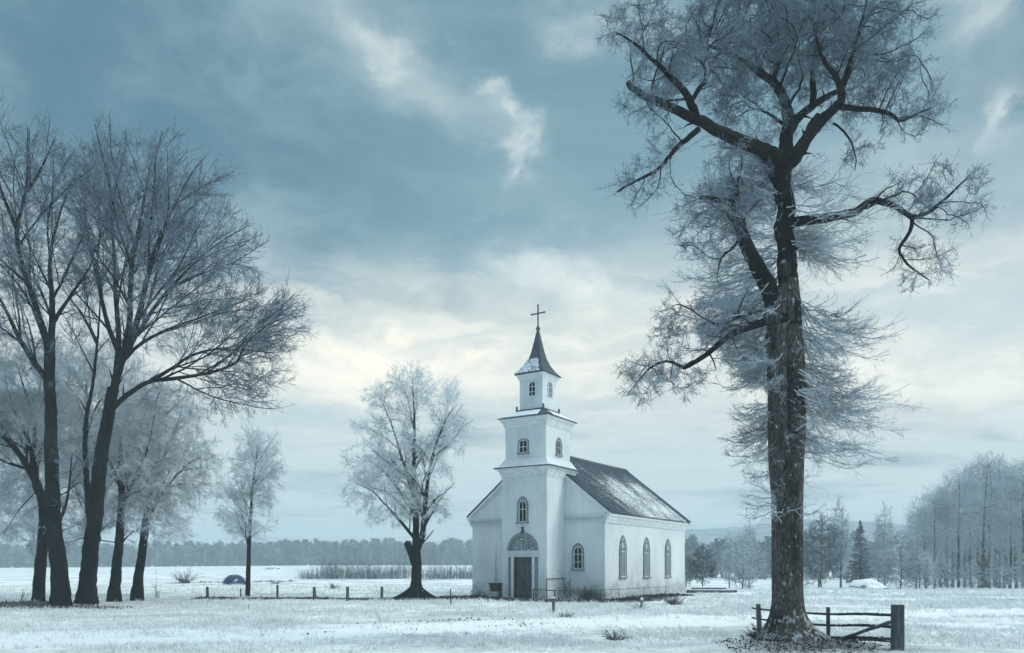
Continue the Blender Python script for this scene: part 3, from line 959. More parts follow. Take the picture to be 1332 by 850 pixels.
def build_church():
    root = empty('church', (CH[0], CH[1], 0), -TH)
    tag(root, 'small white country church with stepped bell tower and snow patched slate roof', 'church')
    W, L, EZ, RZ = 7.39, 10.5, 3.86, 7.12
    cx = -W / 2
    # nave: one closed body with both gables
    bm = bmesh.new()
    prism(bm, [(-W, -.4), (0, -.4), (0, EZ + .25), (cx, RZ - .04), (-W, EZ + .25)], front(0), 0, -L)
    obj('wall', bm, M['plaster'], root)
    # plinth
    bm = bmesh.new()
    for a in ((-W - .05, .05, -.05, -.003), (.003, .05, -.003, L + .05), (-W - .05, -W - .003, -.003, L + .05)):
        bx(bm, a[0], a[1], a[2], a[3], -.4, .28 + (.02 if a[0] > 0 else 0))
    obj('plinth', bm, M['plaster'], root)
    # cornice band across the gable front and under the eaves
    for x0, x1 in ((-W - .08, -4.47), (-2.05, .0)):
        bm = bmesh.new()
        prism(bm, [(x0, 3.58), (x1, 3.58), (x1, 3.66), (x0, 3.66)], front(-.002), 0, .07)
        prism(bm, [(x0, 3.66), (x1, 3.66), (x1, 3.78), (x0, 3.78)], front(-.002), 0, .045)
        prism(bm, [(x0 - (.06 if x0 < -5 else 0), 3.78), (x1 + (.12 if x1 > -1 else 0), 3.78), (x1 + (.12 if x1 > -1 else 0), 3.86), (x0 - (.06 if x0 < -5 else 0), 3.86)], front(-.002), 0, .13)
        obj('cornice', bm, M['band'], root)
    for s, xw in ((1, 0.0), (-1, -W)):
        bm = bmesh.new()
        L0 = [(.003, 3.50), (.06, 3.50), (.08, 3.58), (.13, 3.66), (.16, 3.76), (.22, 3.80), (.24, 3.90), (.003, 3.90)]
        prism(bm, [(xw + s * a, b) for a, b in L0], lambda u, v, n: (u, n, v), -.09, L + .06)
        obj('eaves', bm, M['trim'], root)
    # roof: two slabs with real thickness, ridge cap and rake boards
    k = (RZ - EZ) / (W / 2)
    ov = .30
    for s in (1, -1):
        bm = bmesh.new()
        e = (cx + s * (W / 2 + ov), EZ + .075)
        p = [(cx + s * .0, RZ + .05), (e[0], e[1] + .03), (e[0], e[1] + .085), (cx, RZ + .11)]
        n = 24
        # slightly sagging slope
        R = []
        for j in range(n + 1):
            y = -.10 + (L + .30) * j / n
            sag = -.05 * math.sin(math.pi * j / n)
            R.append([(a, y, b + sag * (1 if b > EZ + 1 else .3)) for a, b in p])
        loft(bm, R)
        rf = obj('roof', bm, M['slate'], root)
        for y0, y1 in ((-.075, -.02), (L + .12, L + .17)):
            bm = bmesh.new()
            q = [(cx + s * .002, RZ - .16), (e[0] - s * .02, e[1] - .15), (e[0] - s * .02, e[1] + .012), (cx + s * .002, RZ + .035)]
            prism(bm, q, lambda u, v, n: (u, n, v), y0, y1)
            obj('rake_board', bm, M['trim'], rf)
    bm = bmesh.new()
    for j in range(20):
        y0 = -.105 + (L + .31) * j / 20
        y1 = -.105 + (L + .31) * (j + 1) / 20
        zz = -.05 * math.sin(math.pi * (j + .5) / 20)
        prism(bm, [(cx - .14, RZ + .02 + zz), (cx, RZ + .12 + zz), (cx + .14, RZ + .02 + zz), (cx + .14, RZ + .05 + zz), (cx, RZ + .165 + zz), (cx - .14, RZ + .05 + zz)], lambda u, v, n: (u, n, v), y0 + .003, y1)
    obj('ridge_cap', bm, M['lead'], root)

    # ---- tower
    tx, ty = -3.26, -.47
    bm = bmesh.new(); loft(bm, [sq(tx, ty, 1.2, 1.25, -.4), sq(tx, ty, 1.2, 1.25, 5.72)])
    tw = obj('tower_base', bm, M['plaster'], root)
    tier_cornice('tower_cornice', tx, ty, 1.2, 1.25, 5.58, 6.02, 1.0, root, mat='trim')
    bm = bmesh.new(); loft(bm, [sq(tx, ty, 1.47, 1.52, 6.022), sq(tx, ty, 1.49, 1.54, 6.06), sq(tx, ty, 1.32, 1.38, 6.14), sq(tx, ty, 1.13, 1.19, 6.46)])
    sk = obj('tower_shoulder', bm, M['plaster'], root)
    bm = bmesh.new()
    for a in ((tx - 1.5, tx + 1.5, ty - 1.55, ty - 1.50), (tx + 1.45, tx + 1.5, ty - 1.498, ty + 1.55), (tx - 1.5, tx - 1.45, ty - 1.498, ty + 1.55)):
        bx(bm, *a, 6.015, 6.075)
    obj('flashing', bm, M['lead'], sk)
    bm = bmesh.new(); loft(bm, [sq(tx, ty, 1.09, 1.15, 6.2), sq(tx, ty, 1.09, 1.15, 8.1)])
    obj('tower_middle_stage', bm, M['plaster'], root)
    tier_cornice('tower_cornice', tx, ty, 1.09, 1.15, 7.92, 8.32, 1.1, root)
    # skirt roof between middle stage and lantern, partly under snow
    bm = bmesh.new()
    loft(bm, [sq(tx, ty, 1.34, 1.41, 8.322), sq(tx, ty, 1.36, 1.43, 8.36), sq(tx, ty, .95, 1.0, 8.55), sq(tx, ty, .70, .72, 8.76)])
    sk = obj('skirt_roof', bm, M['slate_spire'], root)
    bm = bmesh.new()
    loft(bm, [[(tx - 1.2, ty - 1.35, 8.40), (tx + .72, ty - 1.33, 8.405), (tx + .62, ty - .80, 8.70), (tx - .68, ty - .80, 8.70)],
              [(tx - 1.17, ty - 1.35, 8.43), (tx + .67, ty - 1.33, 8.435), (tx + .60, ty - .80, 8.735), (tx - .66, ty - .80, 8.735)]])
    loft(bm, [[(tx + 1.29, ty - .75, 8.40), (tx + 1.29, ty + 1.3, 8.40), (tx + .78, ty + .68, 8.70), (tx + .78, ty - .45, 8.70)],
              [(tx + 1.29, ty - .72, 8.43), (tx + 1.29, ty + 1.27, 8.43), (tx + .78, ty + .66, 8.735), (tx + .78, ty - .42, 8.735)]])
    obj('snow_cover', bm, M['snow'], sk)
    bm = bmesh.new()
    loft(bm, [sq(tx, ty, .73, .75, 8.755), sq(tx, ty, .73, .75, 8.81)])
    for sx in (-1, 1):
        for sy in (-1, 1):
            bx(bm, tx + sx * .72 - .035, tx + sx * .72 + .035, ty + sy * .74 - .035, ty + sy * .74 + .035, 8.74, 8.98)
    obj('flashing', bm, M['lead'], sk)
    bm = bmesh.new(); loft(bm, [sq(tx, ty, .62, .64, 8.7), sq(tx, ty, .62, .64, 10.32)])
    obj('tower_lantern', bm, M['plaster'], root)
    tier_cornice('tower_cornice', tx, ty, .62, .64, 10.2, 10.45, .75, root, steps=((0, .03), (.35, .07), (.65, .12), (1, .2)))
    # bell cast spire
    bm = bmesh.new()
    prof = [(.80, 10.452), (.815, 10.485), (.60, 10.72), (.42, 11.02), (.31, 11.3), (.235, 11.6), (.15, 12.05), (.09, 12.4), (.045, 12.62)]
    loft(bm, [sq(tx, ty, r, r * 1.02, z) for r, z in prof])
    sp = obj('spire', bm, M['slate_spire'], root)
    bm = bmesh.new()
    rows = [(.79, 10.52), (.60, 10.74), (.42, 11.04), (.345, 11.22)]
    for (r0, z0), (r1, z1) in zip(rows, rows[1:]):
        loft(bm, [[(tx - r0, ty - r0 * 1.03 - .004, z0), (tx + r0 * .72, ty - r0 * 1.03 - .004, z0), (tx + r1 * .62, ty - r1 * 1.03 - .004, z1), (tx - r1, ty - r1 * 1.03 - .004, z1)],
                  [(tx - r0, ty - r0 * 1.03 - .04, z0 + .02), (tx + r0 * .70, ty - r0 * 1.03 - .04, z0 + .02), (tx + r1 * .60, ty - r1 * 1.03 - .04, z1 + .02), (tx - r1, ty - r1 * 1.03 - .04, z1 + .02)]])
    obj('snow_cover', bm, M['thin_snow'], sp)
    bm = bmesh.new(); bmesh.ops.create_uvsphere(bm, u_segments=14, v_segments=9, radius=.105, matrix=Matrix.Translation((tx, ty, 12.72)))
    loft(bm, [[(tx + .05 * math.cos(a), ty + .05 * math.sin(a), z) for a in [i * math.pi / 4 for i in range(8)]] for z in (12.58, 12.86)])
    obj('ball_finial', bm, M['lead'], sp, True)
    bm = bmesh.new()
    bx(bm, tx - .026, tx + .026, ty - .024, ty + .024, 12.8, 13.82)
    bx(bm, tx - .33, tx - .028, ty - .022, ty + .022, 13.42, 13.475); bx(bm, tx + .028, tx + .33, ty - .022, ty + .022, 13.42, 13.475)
    for a, b in ((-.35, 13.4475), (.35, 13.4475)):
        bx(bm, tx + a - .02, tx + a + .02, ty - .03, ty + .03, b - .04, b + .04)
    bx(bm, tx - .04, tx + .04, ty - .03, ty + .03, 13.822, 13.86)
    obj('cross', bm, M['iron'], sp)

    # ---- windows
    yt = ty - 1.25
    window(root, front(yt), -3.33, 3.53, .42, 1.0, .23, .085, .42, (4.12,))
    window(root, front(0), -1.37, 1.36, .46, 1.08, .25, .075, .40, (2.06, 1.7))
    for yc, v0, h in ((1.92, .98, 1.9), (4.83, .95, 1.93), (7.81, .92, 1.95)):
        window(root, side(0), yc, v0, .62, h, .62, .10, None, (v0 + 1.22,), True, 'skyglass', True, 'oldtrim', True)
    window(root, front(ty - 1.15), -3.36, 6.72, .46, .6, .08, .06, None, (7.0,), True, 'glass', True)
    window(root, side(tx + 1.09), ty + .03, 6.68, .38, .72, .3, .09, None, (7.02,), True, 'glass', True)
    window(root, front(ty - .64), -3.19, 9.40, .38, .72, .21, .05, None, (9.62, 9.86), True, 'glass', False, 'trim')
    window(root, side(tx + .62), ty + .04, 9.40, .36, .76, .2, .05, None, (9.62, 9.88), True, 'skyglass', False, 'trim')

    # ---- portal
    mp = front(yt)
    u = -3.32
    bm = bmesh.new()
    o1 = arch(u, 2.22, 1.62, .82, .80, 12); i1 = arch(u, 2.22, 1.34, .66, .65, 12)
    strip_ring(bm, o1, i1, mp, -.02, .10)
    o2 = arch(u, 2.222, 1.335, .655, .645, 12); i2 = arch(u, 2.222, 1.22, .58, .57, 12)
    strip_ring(bm, o2, i2, mp, -.02, .055)
    ty_ = obj('door_arch', bm, M['oldtrim'], root)
    bm = bmesh.new(); prism(bm, [p for p in i2], mp, -.02, .012)
    obj('tympanum', bm, M['ornament'], ty_)
    bm = bmesh.new()
    for px_, w_ in ((.0, .028),):
        bx(bm, u - .05, u + .05, yt - .13, yt + .02, 3.0, 3.12); bx(bm, u - .03, u + .03, yt - .10, yt, 3.122, 3.24); bx(bm, u - .045, u + .045, yt - .12, yt, 3.242, 3.30)
    obj('finial', bm, M['iron'], ty_)
    bm = bmesh.new()
    bx(bm, u - .83, u + .83, yt - .12, yt + .02, 2.02, 2.13); bx(bm, u - .80, u + .80, yt - .08, yt + .02, 1.93, 2.018); bx(bm, u - .86, u + .86, yt - .16, yt + .02, 2.132, 2.2)
    ds = obj('door_surround', bm, M['trim'], root)
    bm = bmesh.new()
    bx(bm, u - .60, u - .47, yt - .09, yt + .02, -.1, 1.928); bx(bm, u + .52, u + .65, yt - .09, yt + .02, -.1, 1.928)
    obj('jamb', bm, M['trim'], ds)
    for a, b in ((u - .78, u - .64), (u + .69, u + .79)):
        bm = bmesh.new(); bx(bm, a, b, yt - .06, yt + .02, -.1, 1.926)
        obj('pilaster', bm, M['oldtrim'], ds)
    dr = bmesh.new(); bx(dr, u - .31, u + .515, yt - .035, yt + .02, .02, 1.925)
    door = obj('door', dr, M['doorwood'], root)
    for a0, a1, z0, z1 in ((-.24, .06, 1.05, 1.78), (.12, .45, 1.05, 1.78), (-.24, .06, .16, .92), (.12, .45, .16, .92)):
        bm = bmesh.new()
        strip_ring(bm, [(u + a0, z0), (u + a0, z1), (u + a1, z1), (u + a1, z0)], [(u + a0 + .05, z0 + .05), (u + a0 + .05, z1 - .05), (u + a1 - .05, z1 - .05), (u + a1 - .05, z0 + .05)], mp, .03, .052, closed=True)
        obj('panel', bm, M['doorwood'], door)
    bm = bmesh.new(); bx(bm, u - .465, u - .315, yt - .05, yt + .02, .02, 1.925)
    obj('door_post', bm, M['redwood'], door)
    bm = bmesh.new(); bx(bm, u - .27, u - .235, yt - .085, yt - .03, .98, 1.12)
    obj('handle', bm, M['iron'], door)
    bm = bmesh.new(); bx(bm, u - .95, u + .95, yt - .55, yt - .003, -.2, .03); bx(bm, u - 1.15, u + 1.15, yt - .85, yt - .552, -.2, -.05)
    obj('doorstep', bm, M['oldtrim'], root, bevel=.015)
    return root


def mat_ornament():
    m, nt, b = nmat('carved scrollwork'); B = NB(nt)
    tc = B.n('ShaderNodeTexCoord').outputs['Object']
    vo = B.n('ShaderNodeTexVoronoi', feature='DISTANCE_TO_EDGE'); vo.inputs['Scale'].default_value = 6.5
    wv = B.n('ShaderNodeTexNoise'); wv.inputs['Scale'].default_value = 5; B.l(tc, wv.inputs['Vector'])
    ad = B.n('ShaderNodeVectorMath', operation='ADD'); B.l(tc, ad.inputs[0]); B.l(wv.outputs['Color'], ad.inputs[1])
    B.l(ad.outputs[0], vo.inputs['Vector'])
    k = B.sstep(vo.outputs['Distance'], .07, .12)
    B.l(B.mix(k, (.02, .026, .033, 1), (.55, .61, .63, 1)), b.inputs['Base Color'])
    b.inputs['Roughness'].default_value = .8
    B.l(B.bump(k, .02), b.inputs['Normal'])
    return m


M['ornament'] = mat_ornament()


# ------------------------------------------------------------------ the big lime by the gate
def build_hero():
    Y = 15.2
    t = Tree(Y, .11)
    base = at(1027, 839, Y)
    z0 = tz(base[0], base[1])
    k = Y / F
    # trunk drawn below as its own mesh; the skeleton keeps its axis so that shoots know where it is
    t.limb([(1027, 838), (1025, 760), (1024, 690), (1025, 610), (1022, 540), (1022, 470), (1020, 420)], .33, .36, grow=False, name='skip')
    t.limb([(1016, 425, 0), (1004, 385, .05), (988, 352, .0), (972, 322, -.1), (962, 292, -.2), (955, 262, -.2), (948, 232, -.1)], .20, .07, name='limb', start=.7)
    t.limb([(1030, 425, .05), (1026, 370, .1), (1024, 320, .1), (1018, 292, .05), (1023, 268, 0), (1017, 240, 0), (1019, 212, 0)], .21, .165, grow=False, wob=.05)
    t.limb([(1019, 250, .0), (1006, 232, .1), (996, 212, .2), (984, 200, .3)], .085, .05)
    # left sweeping limb and its forks
    t.limb([(1019, 214), (1008, 204), (985, 194), (955, 182), (930, 170), (906, 157), (880, 144), (855, 133), (836, 126), (822, 116), (817, 108)], .15, .05, depth=-1.2, wob=.06)
    t.limb([(905, 156, -.7), (899, 135, -.7), (889, 116, -.8), (874, 100, -.9), (861, 86, -1.0), (843, 70, -1.1), (826, 56, -1.2), (800, 42, -1.3)], .085, .010, wob=.08)
    t.limb([(897, 134, -.7), (908, 115, -.6), (917, 98, -.5), (914, 84, -.4), (904, 75, -.3), (884, 63, -.2)], .05, .010, wob=.08)
    t.limb([(909, 167, -.7), (893, 180, -.7), (877, 192, -.8), (866, 206, -.9), (855, 218, -1), (838, 227, -1.1), (822, 236, -1.2), (803, 250, -1.2)], .055, .015, wob=.08)
    # middle limb
    t.limb([(1020, 210), (1023, 180), (1025, 157), (1018, 130), (1005, 107), (985, 92), (957, 76), (940, 67), (922, 60)], .15, .03, depth=.9, wob=.06)
    t.limb([(1004, 107, .5), (1012, 85, .5), (1025, 62, .5), (1038, 42, .6), (1050, 20, .7)], .06, .010, wob=.06)
    t.limb([(992, 96, .6), (985, 72, .7), (978, 48, .8), (976, 20, .9)], .055, .010, wob=.06)
    t.limb([(1024, 165, .3), (1040, 150, .4), (1056, 138, .5), (1075, 126, .5), (1090, 119, .6)], .10, .05, wob=.05)
    t.limb([(1058, 137, .5), (1057, 112, .5), (1057, 90, .6), (1062, 62, .7), (1062, 30, .8)], .07, .010, wob=.06)
    # right limb
    t.limb([(1021, 216), (1036, 205), (1050, 182), (1068, 160), (1085, 143), (1095, 132), (1096, 115), (1102, 98), (1107, 78)], .15, .045, depth=-.5, wob=.05)
    t.limb([(1048, 186, -.2), (1053, 165, -.1), (1064, 150, 0)], .07, .05)
    t.limb([(1095, 118, -.4), (1084, 98, -.4), (1072, 80, -.4), (1064, 60, -.3), (1058, 30, -.2)], .065, .010, wob=.06)
    t.limb([(1106, 80, -.5), (1112, 55, -.5), (1120, 30, -.5), (1128, 0, -.5)], .045, .015, wob=.06)
    t.limb([(1094, 139, -.4), (1115, 141, -.4), (1144, 144, -.5), (1158, 148, -.6), (1170, 157, -.7), (1185, 152, -.8), (1212, 140, -1)], .06, .015, wob=.05)
    t.limb([(1084, 160, -.3), (1098, 172, -.3), (1108, 186, -.3), (1114, 205, -.3), (1112, 222, -.3)], .025, .008, wob=.08)
    # low right limb with the hanging end
    t.limb([(1030, 290), (1050, 287), (1084, 283), (1102, 279), (1114, 276), (1126, 266), (1137, 261), (1150, 264), (1165, 268), (1187, 281), (1206, 277), (1218, 268), (1236, 253), (1262, 228)], .105, .010, depth=-.9, wob=.03)
    t.limb([(1187, 281, -.55), (1186, 296, -.55), (1180, 308, -.55), (1170, 323, -.6), (1173, 334, -.6), (1180, 344, -.65), (1190, 352, -.7), (1208, 364, -.8)], .042, .012, wob=.03)
    t.limb([(960, 270, -.2), (948, 264, -.3), (937, 261, -.4), (924, 258, -.5), (911, 257, -.6)], .07, .035, grow=False)
    # low left limb
    t.limb([(1004, 416), (989, 421), (970, 427), (952, 435), (936, 447), (922, 459), (906, 470), (890, 479)], .085, .04, depth=-.5)
    t.limb([(890, 479, -.5), (880, 472, -.5), (866, 470, -.55), (848, 476, -.6), (832, 492, -.6), (815, 515, -.6)], .03, .008, wob=.06)
    t.limb([(922, 459, -.4), (928, 470, -.5), (932, 482, -.5)], .02, .008)
    t.limb([(1000, 406), (982, 408), (965, 412), (946, 421), (932, 424), (915, 415), (896, 402), (880, 396)], .04, .01, depth=-.9, wob=.04)
    att = ellipsoids(Y, [
        (845, 40, 52, 36, -1.1, .8), (905, 45, 55, 45, -.3, 1.1), (945, 20, 55, 40, .4, 1.3), (985, 10, 60, 55, .6, 1.5), (1045, 5, 75, 60, .5, 1.6),
        (1110, 15, 65, 60, -.2, 1.4), (1145, 60, 55, 40, -.5, 1.2), (1165, 100, 38, 30, -.6, .8), (1195, 140, 38, 24, -.8, .7), (1130, 110, 45, 35, -.4, 1.0),
        (1080, 60, 50, 40, .2, 1.2), (1000, 60, 60, 45, .6, 1.3), (950, 90, 45, 35, .3, 1.1), (880, 95, 40, 35, -.8, .8), (835, 130, 36, 22, -1.2, .6),
        (830, 228, 34, 22, -1.1, .5), (862, 190, 24, 18, -.9, .4), (1040, 100, 45, 40, .6, 1.0), (960, 130, 40, 30, .5, .8), (1115, 190, 20, 32, -.3, .35),
        (1095, -40, 70, 45, 0, 1.2), (1000, -45, 70, 40, .4, 1.2), (800, 45, 20, 22, -1.2, .5)], 190, clump=18, cs=.3)
    att2 = ellipsoids(Y, [
        (1225, 258, 48, 38, -.8, .6), (1190, 250, 40, 22, -.6, .5), (1150, 250, 30, 18, -.5, .4), (1198, 352, 34, 34, -.75, .45), (1180, 320, 16, 20, -.6, .3),
        (862, 462, 52, 52, -.5, .7), (925, 425, 48, 38, -.5, .7), (890, 430, 45, 38, -.6, .6), (835, 500, 28, 30, -.6, .4), (905, 500, 24, 26, -.5, .35)], 120, clump=9, cs=.28)
    att3 = ellipsoids(Y, [(930, 290, 55, 55, -.2, .8), (985, 170, 50, 40, .6, .8), (960, 230, 50, 40, .2, .9)], 60)
    att = np.concatenate([att, att2, att3])
    t.spawn(att, 1, .34, (.45, 1.0), (.4, .75), .02, .24, .30, .005, 1.5, .15, .40)
    t.grow(att, .8, .13, 100, inertia=.45, up=.02, wiggle=.22)

    def extra(root, inv):
        # ---- trunk: two stems grown together, furrowed, with a wide root flare
        V, T = [], []
        def stem(axis, prof, seg=52, phase=0.0, roots=()):
            C = catmull([at(*a[:2], Y + a[2]) for a in axis], .055)
            C[0][2] = min(C[0][2], z0 - .15)
            n = len(C); s = np.linspace(0, 1, n)
            R = np.interp(s, [p[0] for p in prof], [p[1] for p in prof])
            th = np.arange(seg) * 2 * math.pi / seg
            o = np.empty((n, seg, 3))
            for i in range(n):
                h = C[i][2]
                r = R[i] * np.ones(seg)
                for j, a in enumerate(th):
                    f = .045 * mnoise.noise((math.cos(a) * 5.5 + phase, math.sin(a) * 5.5, h * .8)) + .05 * mnoise.noise((math.cos(a) * 1.3 + phase, math.sin(a) * 1.3, h * .9))
                    f += .018 * mnoise.noise((math.cos(a) * 11 + phase, math.sin(a) * 11, h * 2.5))
                    fl = 0
                    for ra, rl, rw in roots:
                        q = math.cos(a - ra)
                        if q > 0: fl += rl * q ** rw * math.exp(-max(0, h - z0 + .02) / .24)
                    r[j] = R[i] * (1 + f * 1.6) + fl
                o[i] = C[i] + np.stack([np.cos(th) * r, np.sin(th) * r * .92, np.zeros(seg)], 1)
            b0 = sum(len(v) for v in V); kk = np.arange(seg); kn = (kk + 1) % seg
            V.append(o.reshape(-1, 3)); V.append(C[-1:] + np.array([[0, 0, .12]]))
            for i in range(n - 1):
                a = b0 + i * seg; c = a + seg
                T.append(np.stack([a + kk, a + kn, c + kn], 1)); T.append(np.stack([a + kk, c + kn, c + kk], 1))
            a = b0 + (n - 1) * seg
            T.append(np.stack([a + kk, a + kn, np.full(seg, b0 + n * seg)], 1))
        stem([(1027, 842, 0), (1025, 800, 0), (1025, 760, 0), (1024, 700, 0), (1025, 640, 0), (1027, 600, 0), (1029, 570, 0)],
             [(0, .34), (.15, .30), (.3, .28), (.5, .272), (.75, .265), (1, .24)], 64,
             roots=((.05, .36, 5), (-.6, .3, 6), (-1.35, .24, 5), (-2.1, .22, 6), (2.9, .26, 5), (-2.75, .2, 6), (1.5, .2, 4)))
        stem([(1015, 650, .02), (1013, 600, 0), (1012, 540, -.02), (1011, 480, -.02), (1010, 430, 0), (1014, 392, .02), (1018, 372, .02)],
             [(0, .16), (.2, .20), (.45, .185), (.7, .20), (.9, .185), (1, .11)], 44, 3.0)
        stem([(1033, 655, .06), (1033, 600, .05), (1034, 540, .06), (1032, 480, .06), (1029, 430, .06), (1028, 400, .06), (1026, 365, .08)],
             [(0, .17), (.25, .19), (.35, .21), (.5, .185), (.62, .22), (.8, .2), (1, .18)], 48, 7.0)
        for (px, py, dy, r) in ((1039, 596, -.02, .09), (1042, 500, -.05, .11), (999, 412, -.1, .12), (1012, 608, -.26, .10), (1020, 350, -.12, .13), (1038, 665, -.22, .09)):
            c = at(px, py, Y + dy)     # burrs and healed branch collars
            b = Builder(); b.tube([c + np.array([0, 0, -r * 1.3]), c + np.array([0, 0, -r * .4]), c + np.array([0, 0, r * .5]), c + np.array([0, 0, r * 1.2])], [r * .45, r, r * .92, r * .4], 14, jitter=.08)
            n0 = sum(len(v) for v in V); V.append(b.V[0]); T.append(b.T[0] + n0)
        tr = mesh_tri('trunk', np.concatenate(V) + inv, np.concatenate(T), [M['bark_hero']], smoothf=True, parent=root)
        tr.data.validate()
        # ---- skirt of rime-white shoots along the trunk: out, a little down, ends turned up
        b = Builder()
        n = 560
        hs = RNG.uniform(0, 1, n)
        nb = 92                                            # boughs, each a fan of shoots with gaps between
        bp = 208 + 365 * (np.arange(nb) + RNG.uniform(0, 1, nb)) / nb
        ba = RNG.uniform(0, 2 * math.pi, nb)
        ba = np.where((np.sin(ba) < -.3) & (RNG.uniform(0, 1, nb) < np.where(bp < 430, .97, .75)), -ba, ba)
        w_ = RNG.integers(0, nb, n)
        py = bp[w_] + RNG.normal(size=n) * 5
        az = ba[w_] + RNG.normal(size=n) * .32
        py[-20:] = RNG.uniform(570, 690, 20); az[-20:] = RNG.uniform(0, 2 * math.pi, 20)
        cx = np.interp(py, [200, 300, 400, 540, 700], [1018, 1016, 1022, 1022, 1024])
        rt = np.interp(py, [200, 300, 420, 700], [.12, .22, .32, .29])
        S = np.stack([(cx - CX) / F * Y, np.full(n, Y), EYE - (py - HY) / F * Y], 1)
        dirh = np.stack([np.cos(az), np.sin(az), np.zeros(n)], 1)
        perp = np.stack([-np.sin(az), np.cos(az), np.zeros(n)], 1)
        S = S + dirh * rt[:, None] * .8
        right = .5 + .5 * np.cos(az)
        Lr = np.interp(py, [205, 290, 420, 520, 580, 690], [1.25, 1.65, 1.85, 2.05, 1.7, .9])
        Ll = np.interp(py, [205, 290, 400, 460, 520, 600, 690], [1.5, 2.0, 1.6, .8, .6, .95, .8])
        L = (Lr * right + Ll * (1 - right)) * 1.15 * RNG.uniform(.72, 1.12, nb)[w_] * RNG.uniform(.45, 1.0, n)
        drop = np.interp(py, [205, 330, 420, 560, 690], [-.35, .10, .46, .40, -.15]) + RNG.normal(size=n) * .16
        K = 11
        sw = RNG.normal(size=n) * .28; ph = RNG.uniform(0, 6.28, n); am = RNG.uniform(.02, .07, n)
        pts = []
        for s in np.linspace(0, 1, K):
            z = -drop * L * (1.6 * s - .95 * s ** 2.3) + am * L * np.sin(ph + s * 7)
            p = S + dirh * (L * s)[:, None] + perp * (sw * L * s * s + am * L * np.cos(ph * 1.7 + s * 6))[:, None]; p[:, 2] += z
            pts.append(p + RNG.normal(size=(n, 3)) * .012)
        pts = np.stack(pts, 1)
        rr = np.linspace(.0135, .004, K)
        for i in range(K - 1):
            Vv, Tt = frusta(pts[:, i], pts[:, i + 1], rr[i], rr[i + 1]); b.add(Vv, Tt, 0)
        ar = np.arange(n)
        low = np.interp(py, [540, 640], [1, .55])
        # forked side sprays, each with its own fine twigs
        for rep in range(9):
            s = RNG.uniform(.15, .85, n); i = np.minimum((s * (K - 1)).astype(int), K - 2); f = s * (K - 1) - i
            P = pts[ar, i] * (1 - f)[:, None] + pts[ar, i + 1] * f[:, None]
            d = unit(unit(pts[ar, i + 1] - pts[ar, i]) + RNG.normal(size=(n, 3)) * np.array([.36, .36, .26]) + np.array([0, 0, .06]))
            k_ = RNG.uniform(0, 1, n) < low
            l = L * (1 - s) * RNG.uniform(.35, .8, n) + .12
            P, d, l = P[k_], d[k_], l[k_]
            q1 = P + d * (l * .5)[:, None]; d2 = unit(d + RNG.normal(size=d.shape) * .28 + np.array([0, 0, .1])); q2 = q1 + d2 * (l * .5)[:, None]
            Vv, Tt = frusta(P, q1, .0052, .004); b.add(Vv, Tt, 0); Vv, Tt = cones(q1, q2, .004); b.add(Vv, Tt, 0)
            for rr_ in range(5):
                t_ = RNG.uniform(.1, 1, len(P))[:, None]
                Q = np.where(t_ < .5, P + (q1 - P) * t_ * 2, q1 + (q2 - q1) * (t_ * 2 - 1))
                twigs(b, Q, unit(np.where(t_ < .5, d, d2) + RNG.normal(size=d.shape) * .5), .05 + .11 * RNG.uniform(0, 1, len(P)), .0030, 0, 4, .6, .6, .1, 1.0, rep < 5)
        # short rime tufts on the bark itself
        m = 170
        pyy = RNG.uniform(230, 700, m); a2 = RNG.uniform(math.pi, 2 * math.pi, m)
        cx = np.interp(pyy, [200, 300, 400, 540, 700], [1018, 1016, 1022, 1022, 1024]); rt = np.interp(pyy, [200, 300, 420, 700], [.2, .28, .38, .33])
        S = np.stack([(cx - CX) / F * Y + np.cos(a2) * rt, Y + np.sin(a2) * rt * .85, EYE - (pyy - HY) / F * Y], 1)
        D = np.stack([np.cos(a2), np.sin(a2), RNG.normal(size=m) * .4], 1) + RNG.normal(size=(m, 3)) * .5
        kk = RNG.uniform(0, 1, m) < np.interp(pyy, [380, 460, 520, 700], [.35, .9, .7, .25])
        twigs(b, S[kk], D[kk], RNG.uniform(.12, .34, kk.sum()), .004, 0, 4, .5, .4, 0, .9)
        for q in range(len(b.V)): b.V[q] = b.V[q] + inv
        b.build('rime_shoots', [M['twig_skirt']], root)

    root = finish_tree(t, 'tree', 'towering old lime with twisted dark limbs and white rime shoots beside the gate', 'tree',
                       (base[0], base[1], z0), M['bark_limb'], M['twig_hero'], M['bark_limb'], .0048, .0075, 3, .21, .0040, 5,
                       up=.08, skirt=extra, curl=.5, spread=.95, rmin=.009, sl_=.55, rand=.65, expo=2.15, tipn=4)
    return root


